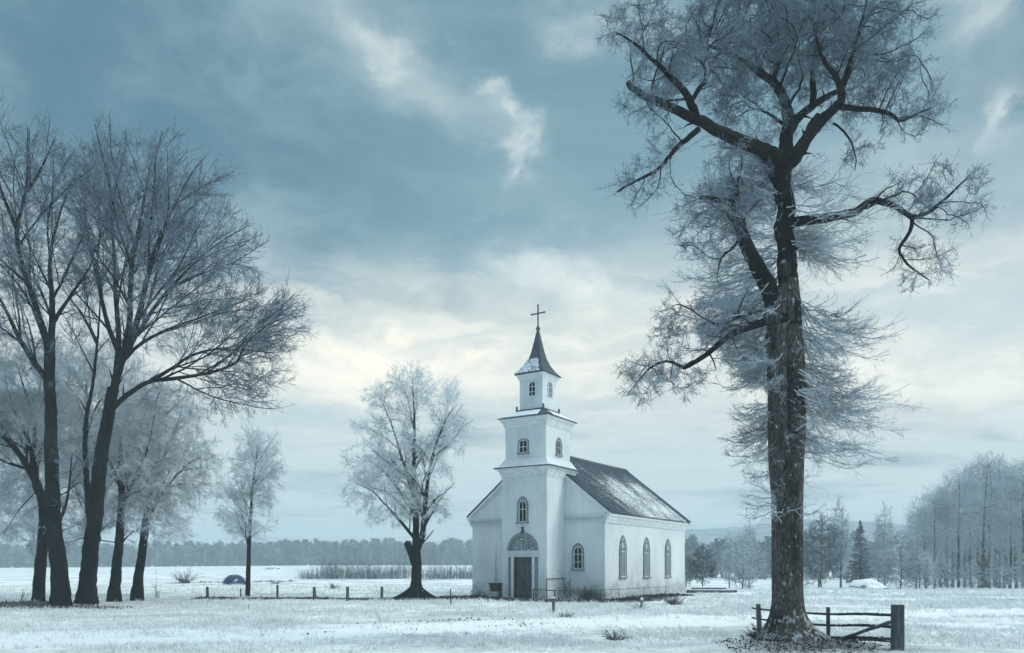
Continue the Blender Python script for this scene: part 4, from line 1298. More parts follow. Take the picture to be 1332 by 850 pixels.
# ------------------------------------------------------------------ the grove on the left
def build_grove():
    # dark fan crowned tree, right of the pair
    Y = 28.6
    t = Tree(Y, .2)
    t.limb([(113, 792), (114, 760), (117, 720), (122, 680), (127, 630), (133, 585), (140, 545), (147, 505)], .30, .20, name='trunk', grow=False, wob=.03, flare=.2)
    t.limb([(141, 540), (149, 505), (154, 470), (156, 430), (152, 390), (150, 350), (147, 300), (144, 250), (140, 205)], .135, .013, depth=1.2, wob=.03)
    t.limb([(143, 535), (151, 500), (160, 465), (168, 420), (170, 380), (172, 340), (182, 290), (192, 240), (202, 190)], .15, .013, depth=-.6, wob=.03)
    t.limb([(157, 475), (172, 440), (184, 400), (197, 345), (212, 300), (232, 260), (250, 225), (266, 205)], .115, .013, depth=-1.6, wob=.03)
    t.limb([(170, 448), (186, 425), (206, 395), (232, 365), (262, 335), (295, 310), (325, 293)], .085, .013, depth=.8, wob=.03)
    t.limb([(160, 470), (180, 450), (215, 430), (255, 415), (290, 402), (322, 390)], .075, .013, depth=-1.0, wob=.03)
    t.limb([(140, 540), (160, 518), (191, 498), (218, 494), (244, 491), (272, 486), (296, 478), (310, 470), (316, 455), (328, 440), (352, 422), (383, 408)], .10, .013, depth=-2.2, wob=.02)
    t.limb([(200, 495, -.6), (222, 480, -.8), (250, 463, -1), (280, 455, -1.2), (306, 450, -1.4), (330, 428, -1.6)], .07, .015, wob=.03)
    t.limb([(119, 700), (115, 650), (112, 600), (112, 550), (120, 505), (127, 443), (131, 395), (134, 360)], .13, .013, depth=1.5, wob=.03)
    t.limb([(126, 446, 1.0), (115, 425, 1.2), (104, 405, 1.4), (90, 388, 1.6), (82, 376, 1.8)], .07, .015, wob=.03)
    t.limb([(153, 455), (140, 420), (128, 370), (118, 320), (110, 270), (106, 235)], .10, .013, depth=1.0, wob=.03)
    att = ellipsoids(Y, [(140, 235, 42, 62, .8, 1.8), (185, 225, 55, 56, -.4, 2.0), (238, 245, 50, 52, -1.2, 2.0), (285, 300, 48, 50, -.2, 2.0), (318, 365, 48, 45, -.6, 1.8),
                         (240, 330, 75, 70, -.6, 2.6), (170, 320, 60, 70, .2, 2.4), (350, 425, 48, 30, -1.8, 1.2), (300, 430, 55, 45, -1.0, 1.8), (230, 420, 60, 50, -.6, 2.0),
                         (330, 475, 45, 40, -1.8, 1.2), (270, 500, 45, 30, -1.4, 1.2), (110, 350, 35, 60, 1.4, 1.4), (120, 430, 30, 45, 1.2, 1.2), (220, 520, 45, 30, -1, 1), (345, 480, 34, 44, -2.0, 1.0), (300, 525, 40, 34, -1.6, 1.0)], 6)
    att[:, 2] -= .55 * smooth(8, 13, att[:, 2])
    t.spawn(att, 3, .86, (.28, .72), (.5, .9), .004, .045, .6, .0095, 5.0, .06, .58)
    t.grow(att, 1.2, .5, 30, inertia=.8, up=.01, wiggle=.1)
    b0 = at(113, 790, Y)
    finish_tree(t, 'tree', 'broad dark fan crowned tree leaning left at its foot, right of the twin trunks', 'tree', (b0[0], b0[1], tz(b0[0], b0[1])),
                M['bark_grove'], M['twig_dark'], M['bark_grove'], .0095, .014, 1, .46, .0066, 4, up=.03, curl=.3, spread=.7, rmin=.019, sl_=.5, rand=.42, expo=2.1, tipn=5)
    # dark thick tree in front of the pair
    Y = 27.6
    t = Tree(Y, .2)
    t.limb([(80, 798), (78, 765), (75, 725), (71, 690), (68, 650), (66, 600), (66, 550), (65, 500), (66, 440)], .30, .16, name='trunk', grow=False, wob=.03, flare=.2)
    t.limb([(66, 445), (67, 410), (66, 374), (64, 345), (68, 310), (80, 270), (92, 235)], .12, .013, depth=.6, wob=.03)
    t.limb([(65, 500), (52, 482), (39, 465), (25, 442), (13, 417), (0, 391), (-15, 370), (-35, 345)], .115, .013, depth=-.8, wob=.03)
    t.limb([(64, 480), (60, 440), (48, 400), (33, 356), (24, 320), (22, 295), (30, 262), (35, 230), (36, 190), (36, 165)], .12, .013, depth=-1.2, wob=.02)
    t.limb([(23, 300, -.8), (10, 270, -1), (-2, 235, -1.2), (-8, 190, -1.4)], .07, .013, wob=.03)
    t.limb([(34, 250, -1), (50, 225, -1), (62, 200, -1), (72, 178, -1)], .06, .013, wob=.03)
    t.limb([(66, 425), (82, 400), (100, 372), (118, 345), (125, 318)], .08, .013, depth=1.0, wob=.03)
    t.limb([(70, 690), (84, 660), (90, 625), (94, 590)], .07, .013, depth=-.6, wob=.03)
    att = ellipsoids(Y, [(35, 195, 45, 48, -1, 1.8), (70, 215, 38, 50, -.6, 1.6), (-10, 220, 50, 60, -1.2, 2), (0, 310, 60, 60, -.8, 2), (60, 300, 45, 60, 0, 1.8), (-30, 390, 55, 60, -.8, 1.8),
                         (100, 330, 35, 45, .8, 1.2), (20, 400, 45, 50, -.4, 1.6), (85, 590, 20, 40, -.6, .8), (40, 480, 40, 40, -.2, 1.2)], 6)
    att[:, 2] -= .55 * smooth(8, 13, att[:, 2])
    t.spawn(att, 3, .86, (.28, .72), (.5, .9), .004, .045, .6, .0095, 5.0, .06, .58)
    t.grow(att, 1.2, .5, 30, inertia=.8, up=.01, wiggle=.1)
    b0 = at(80, 798, Y)
    finish_tree(t, 'tree', 'thick black trunked tree forking high at the left edge of the picture', 'tree', (b0[0], b0[1], tz(b0[0], b0[1])),
                M['bark_grove'], M['twig_dark'], M['bark_grove'], .0095, .014, 1, .46, .0066, 4, up=.03, curl=.3, spread=.7, rmin=.019, sl_=.5, rand=.42, expo=2.1, tipn=5)
    # its thinner twin behind
    Y = 29.2
    t = Tree(Y, .2)
    t.limb([(50, 794), (51, 760), (54, 720), (57, 690), (57, 660), (52, 640)], .21, .16, name='trunk', grow=False, wob=.02, flare=.12)
    t.limb([(52, 642), (44, 622), (34, 605), (24, 590), (8, 572), (-12, 556), (-40, 540)], .17, .013, depth=-.8, wob=.03)
    t.limb([(46, 626), (40, 590), (30, 556), (18, 535), (4, 520), (-12, 505)], .11, .013, depth=.6, wob=.03)
    t.limb([(42, 600), (46, 565), (40, 530), (30, 500), (20, 470)], .08, .013, depth=.9, wob=.03)
    att = ellipsoids(Y, [(0, 520, 50, 45, 0, 1.6), (-30, 580, 50, 50, -.5, 1.6), (25, 560, 40, 50, .4, 1.4), (20, 640, 40, 40, .2, 1.4), (-20, 460, 45, 50, 0, 1.6), (40, 480, 30, 40, .8, 1.2), (20, 690, 35, 25, 0, 1.0), (-10, 650, 50, 40, 0, 1.4), (60, 560, 30, 60, .8, 1.2)], 16, clump=14)
    t.spawn(att, 2, .5, (.4, .85), (.45, .8), .0, .09, .9, .008, 3.0, .1, .5)
    t.grow(att, 1.5, .28, 80, inertia=.7, up=.0, wiggle=.12)
    b0 = at(50, 794, Y)
    finish_tree(t, 'tree', 'thinner crooked tree close behind the thick black trunk, its limbs reaching left', 'tree', (b0[0], b0[1], tz(b0[0], b0[1])),
                M['bark_grove'], M['twig_pale'], M['bark_grove'], .008, .018, 3, .5, .0075, 5, curl=.3, spread=.8, rmin=.02, sl_=.55, rand=.5, tipn=3)
    # a pale tree standing further back, filling the gaps between the dark trunks
    Y = 37.5
    t = Tree(Y, .22)
    t.limb([(113, 776), (113, 740), (112, 700), (113, 650), (114, 600), (113, 545), (112, 500)], .17, .05, name='trunk', grow=True, start=.4, wob=.02, flare=.05)
    t.limb([(113, 640), (90, 600), (66, 560), (48, 520)], .08, .013, depth=.8, wob=.03)
    t.limb([(114, 620), (140, 580), (168, 550), (196, 530)], .08, .013, depth=.5, wob=.03)
    t.limb([(113, 570), (126, 530), (150, 500), (172, 478)], .06, .013, depth=-.5, wob=.03)
    t.limb([(113, 560), (100, 520), (80, 490), (62, 465)], .06, .013, depth=-.5, wob=.03)
    att = ellipsoids(Y, [(110, 520, 60, 60, 0, 2.2), (60, 560, 60, 70, .6, 2.2), (170, 545, 55, 60, .3, 2.0), (110, 610, 60, 60, 0, 2.2), (50, 640, 60, 50, .6, 1.8), (170, 620, 50, 50, .2, 1.8),
                         (215, 530, 45, 45, 0, 1.6), (255, 525, 35, 35, 0, 1.3), (80, 470, 60, 50, 0, 1.8), (10, 600, 40, 60, .8, 1.6), (150, 470, 45, 45, 0, 1.6), (110, 680, 55, 34, 0, 1.6)], 9, clump=10)
    t.spawn(att, 2, .6, (.4, .85), (.45, .8), .0, .08, 1.0, .009, 3.5, .2, .5)
    t.grow(att, 1.8, .36, 80, inertia=.7, up=.0, wiggle=.12)
    b0 = at(113, 776, Y)
    finish_tree(t, 'tree', 'wide pale frosted tree standing farthest back behind the fan crowned tree', 'tree', (b0[0], b0[1], tz(b0[0], b0[1])),
                M['bark_grove'], M['twig_pale'], M['bark_grove'], .009, .02, 3, .5, .0085, 5, curl=.3, spread=.8, rmin=.022, sl_=.55, rand=.5, tipn=3)
    # two pale short trees behind
    Y = 31.5
    t = Tree(Y, .2)
    t.limb([(148, 782), (150, 750), (154, 715), (157, 680), (158, 650), (158, 610), (156, 570)], .22, .08, name='trunk', grow=False, wob=.02, flare=.1)
    t.limb([(158, 660), (172, 630), (186, 600), (196, 570)], .1, .013, depth=-.6, wob=.04)
    t.limb([(158, 640), (146, 610), (138, 580), (134, 550)], .1, .013, depth=.6, wob=.04)
    t.limb([(155, 712), (164, 700), (174, 690)], .05, .015)
    att = ellipsoids(Y, [(165, 600, 50, 60, 0, 1.8), (140, 540, 40, 50, .5, 1.5), (190, 560, 40, 45, -.4, 1.4), (175, 520, 45, 45, .2, 1.5), (120, 640, 35, 45, .4, 1.2), (90, 580, 30, 60, 1.2, 1.2), (180, 660, 35, 30, -.3, 1), (100, 690, 45, 34, 1.0, 1.2), (60, 610, 50, 60, 1.6, 1.4), (140, 685, 40, 30, .3, 1), (40, 690, 50, 34, 1.6, 1.3), (20, 570, 50, 60, 1.8, 1.3)], 16, clump=14)
    t.spawn(att, 2, .5, (.4, .85), (.45, .8), .0, .09, .9, .008, 3.0, .1, .5)
    t.grow(att, 1.5, .28, 80, inertia=.7, up=.0, wiggle=.12)
    b0 = at(148, 782, Y)
    finish_tree(t, 'tree', 'pale frosted tree with a short straight dark trunk, left of the leaning one', 'tree', (b0[0], b0[1], tz(b0[0], b0[1])),
                M['bark_grove'], M['twig_pale'], M['bark_grove'], .008, .018, 3, .5, .0075, 5, curl=.3, spread=.8, rmin=.02, sl_=.55, rand=.5, tipn=3)
    Y = 33.0
    t = Tree(Y, .2)
    t.limb([(178, 778), (181, 750), (185, 720), (188, 695), (192, 660), (200, 620), (208, 580)], .21, .08, name='trunk', grow=False, wob=.02, flare=.1)
    t.limb([(190, 680), (206, 650), (224, 625), (244, 605), (262, 595)], .1, .013, depth=-.8, wob=.04)
    t.limb([(194, 650), (186, 620), (182, 590), (184, 560)], .1, .013, depth=.8, wob=.04)
    t.limb([(200, 622), (216, 590), (228, 560), (236, 535)], .08, .013, depth=-.3, wob=.04)
    att = ellipsoids(Y, [(222, 615, 52, 48, -.3, 1.8), (250, 585, 34, 34, -.6, 1.2), (205, 560, 45, 48, 0, 1.7), (190, 650, 42, 42, .2, 1.4), (225, 655, 38, 32, -.4, 1.2), (235, 545, 36, 34, -.3, 1.3), (165, 610, 30, 50, .8, 1.2), (200, 690, 25, 18, 0, .8), (225, 690, 36, 24, -.2, 1), (258, 630, 26, 34, -.6, .9), (270, 590, 22, 26, -.7, .8)], 16, clump=14)
    t.spawn(att, 2, .5, (.4, .85), (.45, .8), .0, .09, .9, .008, 3.0, .1, .5)
    t.grow(att, 1.5, .28, 80, inertia=.7, up=.0, wiggle=.12)
    b0 = at(178, 778, Y)
    finish_tree(t, 'tree', 'pale round crowned tree whose dark trunk leans right, at the right end of the grove', 'tree', (b0[0], b0[1], tz(b0[0], b0[1])),
                M['bark_grove'], M['twig_pale'], M['bark_grove'], .008, .018, 3, .5, .0075, 5, curl=.3, spread=.8, rmin=.02, sl_=.55, rand=.5, tipn=3)


def build_middle_trees():
    Y = 35.5
    t = Tree(Y, .2)
    t.limb([(541, 780), (541, 765), (542, 745), (542, 728), (541, 712)], .25, .20, name='trunk', grow=False, flare=.14)
    t.limb([(540, 735), (536, 722), (532, 712), (529, 706)], .2, .15, grow=False)
    t.limb([(541, 715), (541, 680), (540, 640), (539, 600), (540, 560), (538, 520), (536, 492)], .17, .013, wob=.03)
    t.limb([(543, 715), (550, 690), (553, 650), (558, 615), (566, 580), (578, 550), (590, 530)], .15, .013, depth=-.7, wob=.03)
    t.limb([(541, 650), (530, 620), (520, 585), (508, 550), (498, 525)], .1, .012, depth=.8, wob=.03)
    t.limb([(539, 700), (522, 680), (505, 660), (485, 640), (462, 628)], .08, .012, depth=-.6, wob=.04)
    t.limb([(540, 670), (520, 640), (498, 612), (478, 598)], .08, .012, depth=.6, wob=.04)
    t.limb([(552, 670), (566, 650), (580, 640), (592, 628)], .06, .012, depth=.4, wob=.04)
    t.limb([(544, 712), (556, 700), (564, 690)], .05, .02)
    att = ellipsoids(Y, [(536, 510, 42, 34, 0, 1.4), (572, 530, 30, 30, -.4, 1.1), (590, 565, 20, 30, -.6, .9), (500, 535, 30, 32, .5, 1.1), (482, 575, 26, 28, .5, 1.0), (520, 580, 50, 45, 0, 1.6),
                         (575, 595, 26, 34, -.4, 1.1), (485, 635, 40, 40, 0, 1.4), (455, 648, 16, 22, -.3, .7), (545, 640, 42, 45, 0, 1.5), (515, 675, 42, 32, -.1, 1.3), (568, 660, 22, 28, .2, 1.0), (468, 605, 22, 26, .3, .8)], 19, clump=8, cs=.23)
    t.spawn(att, 2, .5, (.4, .8), (.45, .8), .0, .09, .5, .008, 3.0, .1, .5)
    t.grow(att, 1.4, .27, 80, inertia=.7, up=.03, wiggle=.12)
    b0 = at(541, 780, Y)

    def roots(root, inv):
        b = Builder()
        for a, L in ((.1, 1.25), (-.55, .9), (-1.3, .7), (-2.2, .75), (3.05, 1.3), (-2.75, .9), (1.5, .6)):
            s = np.linspace(0, 1, 7)
            z = tz(b0[0], b0[1])
            P = np.stack([b0[0] + np.cos(a) * (.12 + L * s), b0[1] + np.sin(a) * (.12 + L * s), z + .42 * (1 - s) ** 2.2 - .1 * s + .02], 1)
            b.tube(P + inv, .2 - .16 * s, 8)
        b.build('root', [M['bark_grove']], root)
    finish_tree(t, 'tree', 'round white frosted tree on spreading roots, left of the church', 'tree', (b0[0], b0[1], tz(b0[0], b0[1])),
                M['bark_grove'], M['twig_white'], M['bark_grove'], .008, .018, 3, .36, .0074, 5, skirt=roots, curl=.35, spread=.8, rmin=.02, sl_=.55, rand=.5, tipn=3)
    Y = 38.0
    t = Tree(Y, .2)
    t.limb([(322, 778), (323, 750), (324, 715), (325, 690), (327, 660), (329, 630), (333, 600), (336, 578)], .125, .03, name='trunk', grow=True, start=.5, wob=.01)
    t.limb([(327, 668), (318, 650), (310, 635)], .03, .012); t.limb([(329, 632), (345, 612), (356, 598)], .035, .012, depth=-.4)
    t.limb([(325, 690), (312, 672), (300, 660)], .03, .012, depth=.3); t.limb([(326, 700), (338, 690), (346, 684)], .02, .01)
    att = ellipsoids(Y, [(338, 590, 32, 26, 0, 1.1), (354, 615, 22, 26, -.3, .8), (318, 615, 24, 28, .2, .9), (306, 655, 25, 26, .2, .9), (296, 672, 16, 16, .2, .6), (340, 655, 26, 26, 0, .9), (328, 690, 32, 18, 0, .8)], 46, clump=10)
    t.spawn(att, 2, .4, (.4, .8), (.45, .8), .02, .08, .6, .007, 2.0, .3, .5)
    t.grow(att, 1.3, .24, 80, inertia=.7, up=.03, wiggle=.12)
    b0 = at(322, 778, Y)
    finish_tree(t, 'tree', 'slender frosted birch like tree with a thin straight trunk beside the blue tent', 'tree', (b0[0], b0[1], tz(b0[0], b0[1])),
                M['bark_grove'], M['twig_white'], M['bark_grove'], .008, .018, 4, .36, .0078, 5, curl=.35, spread=.8, rmin=.02, sl_=.55, rand=.5, tipn=3)


# ------------------------------------------------------------------ trees behind the field
def small_tree(name, h, cr, base_t, seed, twig, twr, top=1.0, up=.28, natt=420, lean=0.0):
    """hazy background tree at the origin: trunk and crown"""
    global RNG
    keep = RNG; RNG = np.random.default_rng(seed)
    step = h * .032
    t = Tree(0, step)
    n = 14
    s = np.linspace(0, 1, n)
    C = np.stack([lean * s + np.cumsum(RNG.normal(size=n)) * h * .004, np.cumsum(RNG.normal(size=n)) * h * .004, h * .93 * s - .3], 1)
    R = h * .0125 * (1 - .9 * s)
    for i in range(n):
        t.P.append(C[i]); t.par.append(i - 1); t.R.append(R[i]); t.grow_ok.append(s[i] > base_t * .75)
    t.limbs.append(('trunk', C, R))
    q = unit(RNG.normal(size=(natt, 3))) * (RNG.uniform(0, 1, (natt, 1)) ** (1 / 2.6))
    z = base_t + (1 - base_t) * (.5 + .5 * q[:, 2])
    sh = np.interp((z - base_t) / (1 - base_t), [0, .25, .6, 1], [.85, 1.05, 1.0, .8 * top])
    A = np.stack([q[:, 0] * cr * sh + lean * z, q[:, 1] * cr * sh, z * h], 1)
    t.src.append((C, R, list(range(n))))
    t.spawn(A, 1, h * .03, (.35, .75), (.16, .34), .10, .05, h * .09, twr * .8, h * .35, base_t, .5)
    t.grow(A, h * .16, h * .026, 90, inertia=.7, up=up, wiggle=.08)
    root = finish_tree(t, name, None, None, (0, 0, 0), M['bark_far'], twig, M['bark_far'], twr * .7, twr * 1.5, 2, h * .07, twr * .8, 5,
                       up=.25, curl=.15, spread=.55, rmin=twr * 2.4, lvl2=False, sl_=.55, limb_sides=8, rand=.4)
    RNG = keep
    return root


def small_spruce(h, r, seed):
    rng = np.random.default_rng(seed)
    root = empty('spruce', (0, 0, 0))
    b = Builder(); b.tube([(0, 0, -.3), (0, 0, h * .5), (0, 0, h)], [h * .018, h * .011, .01], 7); b.build('trunk', [M['bark_far']], root)
    b = Builder()
    n = 330
    t = rng.uniform(.05, .99, n) ** .9
    a = rng.uniform(0, 6.283, n)
    L = r * (1.0 - t) ** .9 * rng.uniform(.55, 1.1, n) + .05
    P0 = np.stack([0 * t, 0 * t, t * h], 1)
    D = np.stack([np.cos(a), np.sin(a), -.22 + .5 * t], 1)
    P1 = P0 + D * L[:, None]
    V, T = cones(P0, P1, .03); b.add(V, T, 0)
    for k in range(12):
        s = rng.uniform(.2, 1, n)[:, None]
        Q = P0 + (P1 - P0) * s
        d = unit(D) + rng.normal(size=(n, 3)) * .55 + np.array([0, 0, -.25])
        V, T = cones(Q, Q + unit(d) * (.24 + .16 * rng.uniform(0, 1, (n, 1))) * (1.15 - t[:, None]), .05 * h / 6); b.add(V, T, 0)
    b.build('crown', [M['needle']], root)
    return root


def place(proto, used, x, y, rz, sc, label, cat, group=None):
    if proto.name in used:
        o = copy_tree(proto)
    else:
        o = proto; used.add(proto.name)
    o.location = (x, y, tz(x, y) - .05); o.rotation_euler = (0, 0, rz); o.scale = (sc, sc, sc * 1.0)
    for k in ('label', 'category', 'group'):
        if k in o: del o[k]
    tag(o, label, cat, group)
    return o


def build_right_wood():
    used = set()
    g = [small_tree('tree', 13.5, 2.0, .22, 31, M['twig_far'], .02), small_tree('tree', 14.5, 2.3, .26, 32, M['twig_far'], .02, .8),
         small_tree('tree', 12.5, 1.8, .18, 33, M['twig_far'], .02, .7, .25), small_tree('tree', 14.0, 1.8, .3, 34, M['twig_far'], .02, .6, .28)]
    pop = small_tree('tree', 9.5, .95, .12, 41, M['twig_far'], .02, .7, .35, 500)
    low = small_tree('tree', 6.5, 1.9, .12, 42, M['twig_far_dark'], .02, .9)
    pale = small_tree('tree', 6.0, 2.0, .05, 43, M['twig_far'], .018, .6, .12)
    spr = small_spruce(7.6, 1.75, 44)
    grp = 'tall frosted trees of the right hand wood'
    R = np.random.default_rng(5)
    lab = 'tall hazy frosted tree in the dense wood at the right edge of the field'
    # tall wood: front row traced, the rows behind fill in
    for i, (px, Y, top, pr) in enumerate([(1216, 76, 632, 0), (1232, 82, 622, 2), (1248, 74, 606, 1), (1262, 84, 604, 3), (1277, 76, 592, 0), (1288, 80, 590, 1), (1300, 86, 598, 2),
                                          (1313, 78, 612, 3), (1330, 72, 596, 1), (1348, 78, 588, 0), (1366, 74, 592, 2), (1385, 80, 590, 3), (1204, 86, 640, 3), (1222, 95, 634, 1),
                                          (1255, 98, 612, 0), (1282, 99, 600, 2), (1306, 97, 606, 0), (1322, 92, 604, 3), (1345, 95, 596, 1), (1192, 92, 652, 2), (1240, 90, 616, 1), (1272, 91, 602, 3), (1295, 93, 598, 1), (1410, 82, 592, 1), (1440, 86, 595, 0)]):
        x = (px - CX) / F * Y
        hh = EYE + (HY - top) / F * Y - tz(x, Y)
        h0 = (13.5, 14.5, 12.5, 14.0)[pr]
        place(g[pr], used, x, Y, R.uniform(0, 6.28), hh / h0, lab, 'tree', grp)
    for i in range(34):      # the rows behind
        Y = R.uniform(96, 132); px = R.uniform(1165, 1450) if i < 26 else R.uniform(1060, 1180)
        top = np.interp(px, [1060, 1150, 1190, 1220, 1280, 1320, 1450], [700, 690, 668, 645, 612, 622, 605]) + R.uniform(-4, 14)
        x = (px - CX) / F * Y
        pr = i % 4
        place(g[pr], used, x, Y, R.uniform(0, 6.28), (EYE + (HY - top) / F * Y - tz(x, Y)) / (13.5, 14.5, 12.5, 14.0)[pr], lab, 'tree', grp)
    # smaller ones between the lime trunk and the wood
    def one(proto, h0, px, Y, top, label, cat='tree'):
        x = (px - CX) / F * Y
        hh = EYE + (HY - top) / F * Y - tz(x, Y)
        place(proto, used, x, Y, R.uniform(0, 6.28), hh / h0, label, cat)
    one(low, 6.5, 1068, 62, 672, 'dark bare bushy tree just right of the big lime trunk')
    one(pop, 9.5, 1093, 70, 650, 'slim pale poplar rising above the dark spruce and bare tree')
    one(spr, 7.6, 1119, 66, 676, 'dark cone shaped spruce left of the snow covered mound', 'spruce')
    one(pop, 9.5, 1150, 78, 658, 'slim pale poplar between the spruce and the tall wood')
    one(pale, 6.0, 1172, 66, 690, 'low wide frosted tree at the left foot of the tall wood')
    one(pale, 6.0, 1143, 72, 700, 'low pale tree growing just behind the snow covered mound')
    one(pale, 6.0, 966, 72, 690, 'ghostly pale spreading tree between the church and the lime trunk')
    one(pop, 9.5, 948, 84, 694, 'thin misty poplar just right of the dark round bush')
    one(pop, 9.5, 975, 92, 680, 'tallest misty poplar behind the ghostly spreading tree')
    one(low, 6.5, 914, 55, 708, 'dark round bushy tree behind the right end of the church')
    one(low, 6.5, 893, 60, 722, 'dark low bushy tree half hidden by the church corner')
    one(pale, 6.0, 1042, 78, 705, 'low misty tree half hidden behind the big lime trunk')
    one(pale, 6.0, 1196, 64, 712, 'small frosted tree in front of the tall wood at its left end')
    for k, (px, Y, top) in enumerate(((1225, 70, 722), (1262, 69, 728), (1300, 68, 724), (1335, 68, 720))):
        x = (px - CX) / F * Y
        place(pale, used, x, Y, k * 1.7, (EYE + (HY - top) / F * Y - tz(x, Y)) / 6.0, 'low frosted undergrowth sapling at the foot of the tall wood', 'tree', 'undergrowth saplings of the wood')


# ------------------------------------------------------------------ bushes, scrub and weeds
def bush(name, label, cat, x, y, h, w, n, mat, r, seed, erect=1.0, group=None, shoots=5, lvl2=False, basew=.16):
    global RNG
    keep = RNG; RNG = np.random.default_rng(seed)
    b = Builder()
    S = np.zeros((n, 3)); S[:, :2] = RNG.normal(size=(n, 2)) * w * basew; S[:, 2] = -.05
    D = unit(np.stack([RNG.normal(size=n) * w, RNG.normal(size=n) * w, h * erect * RNG.uniform(.6, 1.1, n)], 1))
    L = h * RNG.uniform(.4, 1.1, n) / np.maximum(D[:, 2], .45)
    L = np.minimum(L, h * 1.25)
    twigs(b, S, D, L, r, 0, shoots, .5, .18, .05, .6, lvl2)
    o = b.build(name, [mat])
    o.location = (x, y, tz(x, y))
    tag(o, label, cat, group)
    RNG = keep
    return o


def build_plants():
    b = at(241, 757, 62)
    bush('bush', 'dark twiggy bush alone in the snowy field left of the tent', 'bush', b[0], 62, 1.15, .8, 60, M['twig_far_dark'], .016, 1)
    b = at(358, 757, 60); bush('bush', 'small scraggly bush behind the fence, right of the slender tree', 'bush', b[0], 60, .5, .6, 30, M['twig_far_dark'], .014, 2)
    # scrub clumps along the far bank
    for i, (px, h, w) in enumerate(((404, 1.1, 1.0), (424, 1.6, 1.3), (440, 1.7, 1.3), (455, 1.5, 1.2), (474, 1.55, 1.2), (488, 1.4, 1.3), (505, 1.35, 1.3), (522, 1.5, 1.2), (560, 1.4, 1.4), (578, 1.3, 1.3), (596, 1.35, 1.3), (612, 1.2, 1.3))):
        x = (px - CX) / F * 71.5
        bush('shrub', 'upright misty grey shrub in the row below the far wood', 'shrub', x, 71.5 + .7 * math.sin(i * 2.1), h * (.85 + .3 * ((i * 7) % 5) / 4), w * .7, 135, M['reed'], .013, 20 + i, 5.0, 'shrubs in a row on the far bank', 4, False, .75)
    # weeds along the church wall
    def loc(lx, ly):
        return CH[0] + lx * math.cos(TH) + ly * math.sin(TH), CH[1] - lx * math.sin(TH) + ly * math.cos(TH)
    x, y = loc(-1.55, -.5); bush('dead_shrub', 'leaning bare dead shrub in the corner between tower and nave', 'shrub', x, y, 1.25, .5, 9, M['weed'], .012, 50, 1.4, None, 5, True)
    x, y = loc(-.75, -.42); bush('weed_clump', 'dark dense weed clump under the arched window at the church front', 'weeds', x, y, .62, .5, 130, M['weed'], .009, 51, 1.6)
    x, y = loc(-.15, -.45); bush('weed_clump', 'low dry weed clump at the near corner of the nave', 'weeds', x, y, .5, .4, 60, M['weed'], .008, 52, 1.5)
    x, y = loc(-6.6, -.4); bush('weed_clump', 'low weed clump at the left end of the church front', 'weeds', x, y, .35, .6, 60, M['weed'], .008, 53, 1.2)
    x, y = loc(-5.15, -.6); bush('weed_clump', 'thin weeds between the planter and the tower corner', 'weeds', x, y, .4, .4, 40, M['weed'], .008, 54, 1.4)
    x, y = loc(.5, 2.2); bush('weed_clump', 'short weeds at the foot of the side wall under the first window', 'weeds', x, y, .3, .7, 70, M['weed'], .008, 55, 1.0)
    for i, (px, py, h, n, lb) in enumerate(((800, 832, .3, 34, 'small dark tuft standing alone on the snowy track verge'), (831, 793, .42, 26, 'pointed frosted tuft right of the white stake'),
                                            (876, 787, .42, 55, 'wide grey weed tuft near the right end of the church'), (735, 803, .25, 30, 'flat dark tussock in the middle of the track'),
                                            (988, 838, .3, 50, 'dry weeds around the left fence post by the lime'), (433, 750, .5, 24, 'thin weeds behind the row of stakes'))):
        Y = EYE * F / (py - HY); x = (px - CX) / F * Y
        if py < 760: Y = 50; x = (px - CX) / F * Y
        bush('weed_tuft', lb, 'weeds', x, Y, h, h * 1.0, n, M['weed'] if i != 1 else M['twig_far'], .006 + .0002 * Y, 60 + i, 1.1)
    # slanting dry stem in the meadow
    x = (500 - CX) / F * 22; bush('weed_tuft', 'slanting dry stem in the white meadow below the round tree', 'weeds', x, 22, .42, .5, 6, M['twig_far'], .007, 80, .9)
    for i, (px, Y, h, lb) in enumerate(((122, 36, .75, 'thin bare sapling between the twin trunks and the fan crowned tree'), (28, 33, .7, 'thin bare saplings left of the twin trunks'), (206, 36, .9, 'thin bare sapling right of the leaning trunk'))):
        bush('sapling', lb, 'sapling', (px - CX) / F * Y, Y, h, .3, 6, M['twig_far_dark'], .012, 90 + i, 2.0)


# ------------------------------------------------------------------ fence, gate, posts and other things
def pole(bm, p0, p1, r0, r1, n=8, seed=0, segs=6, bend=.0):
    rg = random.Random(seed)
    p0, p1 = Vector(p0), Vector(p1)
    d = (p1 - p0).normalized()
    u = d.orthogonal().normalized(); w = d.cross(u)
    rings = []
    for i in range(segs + 1):
        t = i / segs
        c = p0.lerp(p1, t) + (u * rg.uniform(-1, 1) + w * rg.uniform(-1, 1)) * bend
        r = r0 + (r1 - r0) * t
        rings.append([c + (u * math.cos(a) + w * math.sin(a)) * r * rg.uniform(.88, 1.1) for a in [2 * math.pi * k / n for k in range(n)]])
    loft(bm, rings)


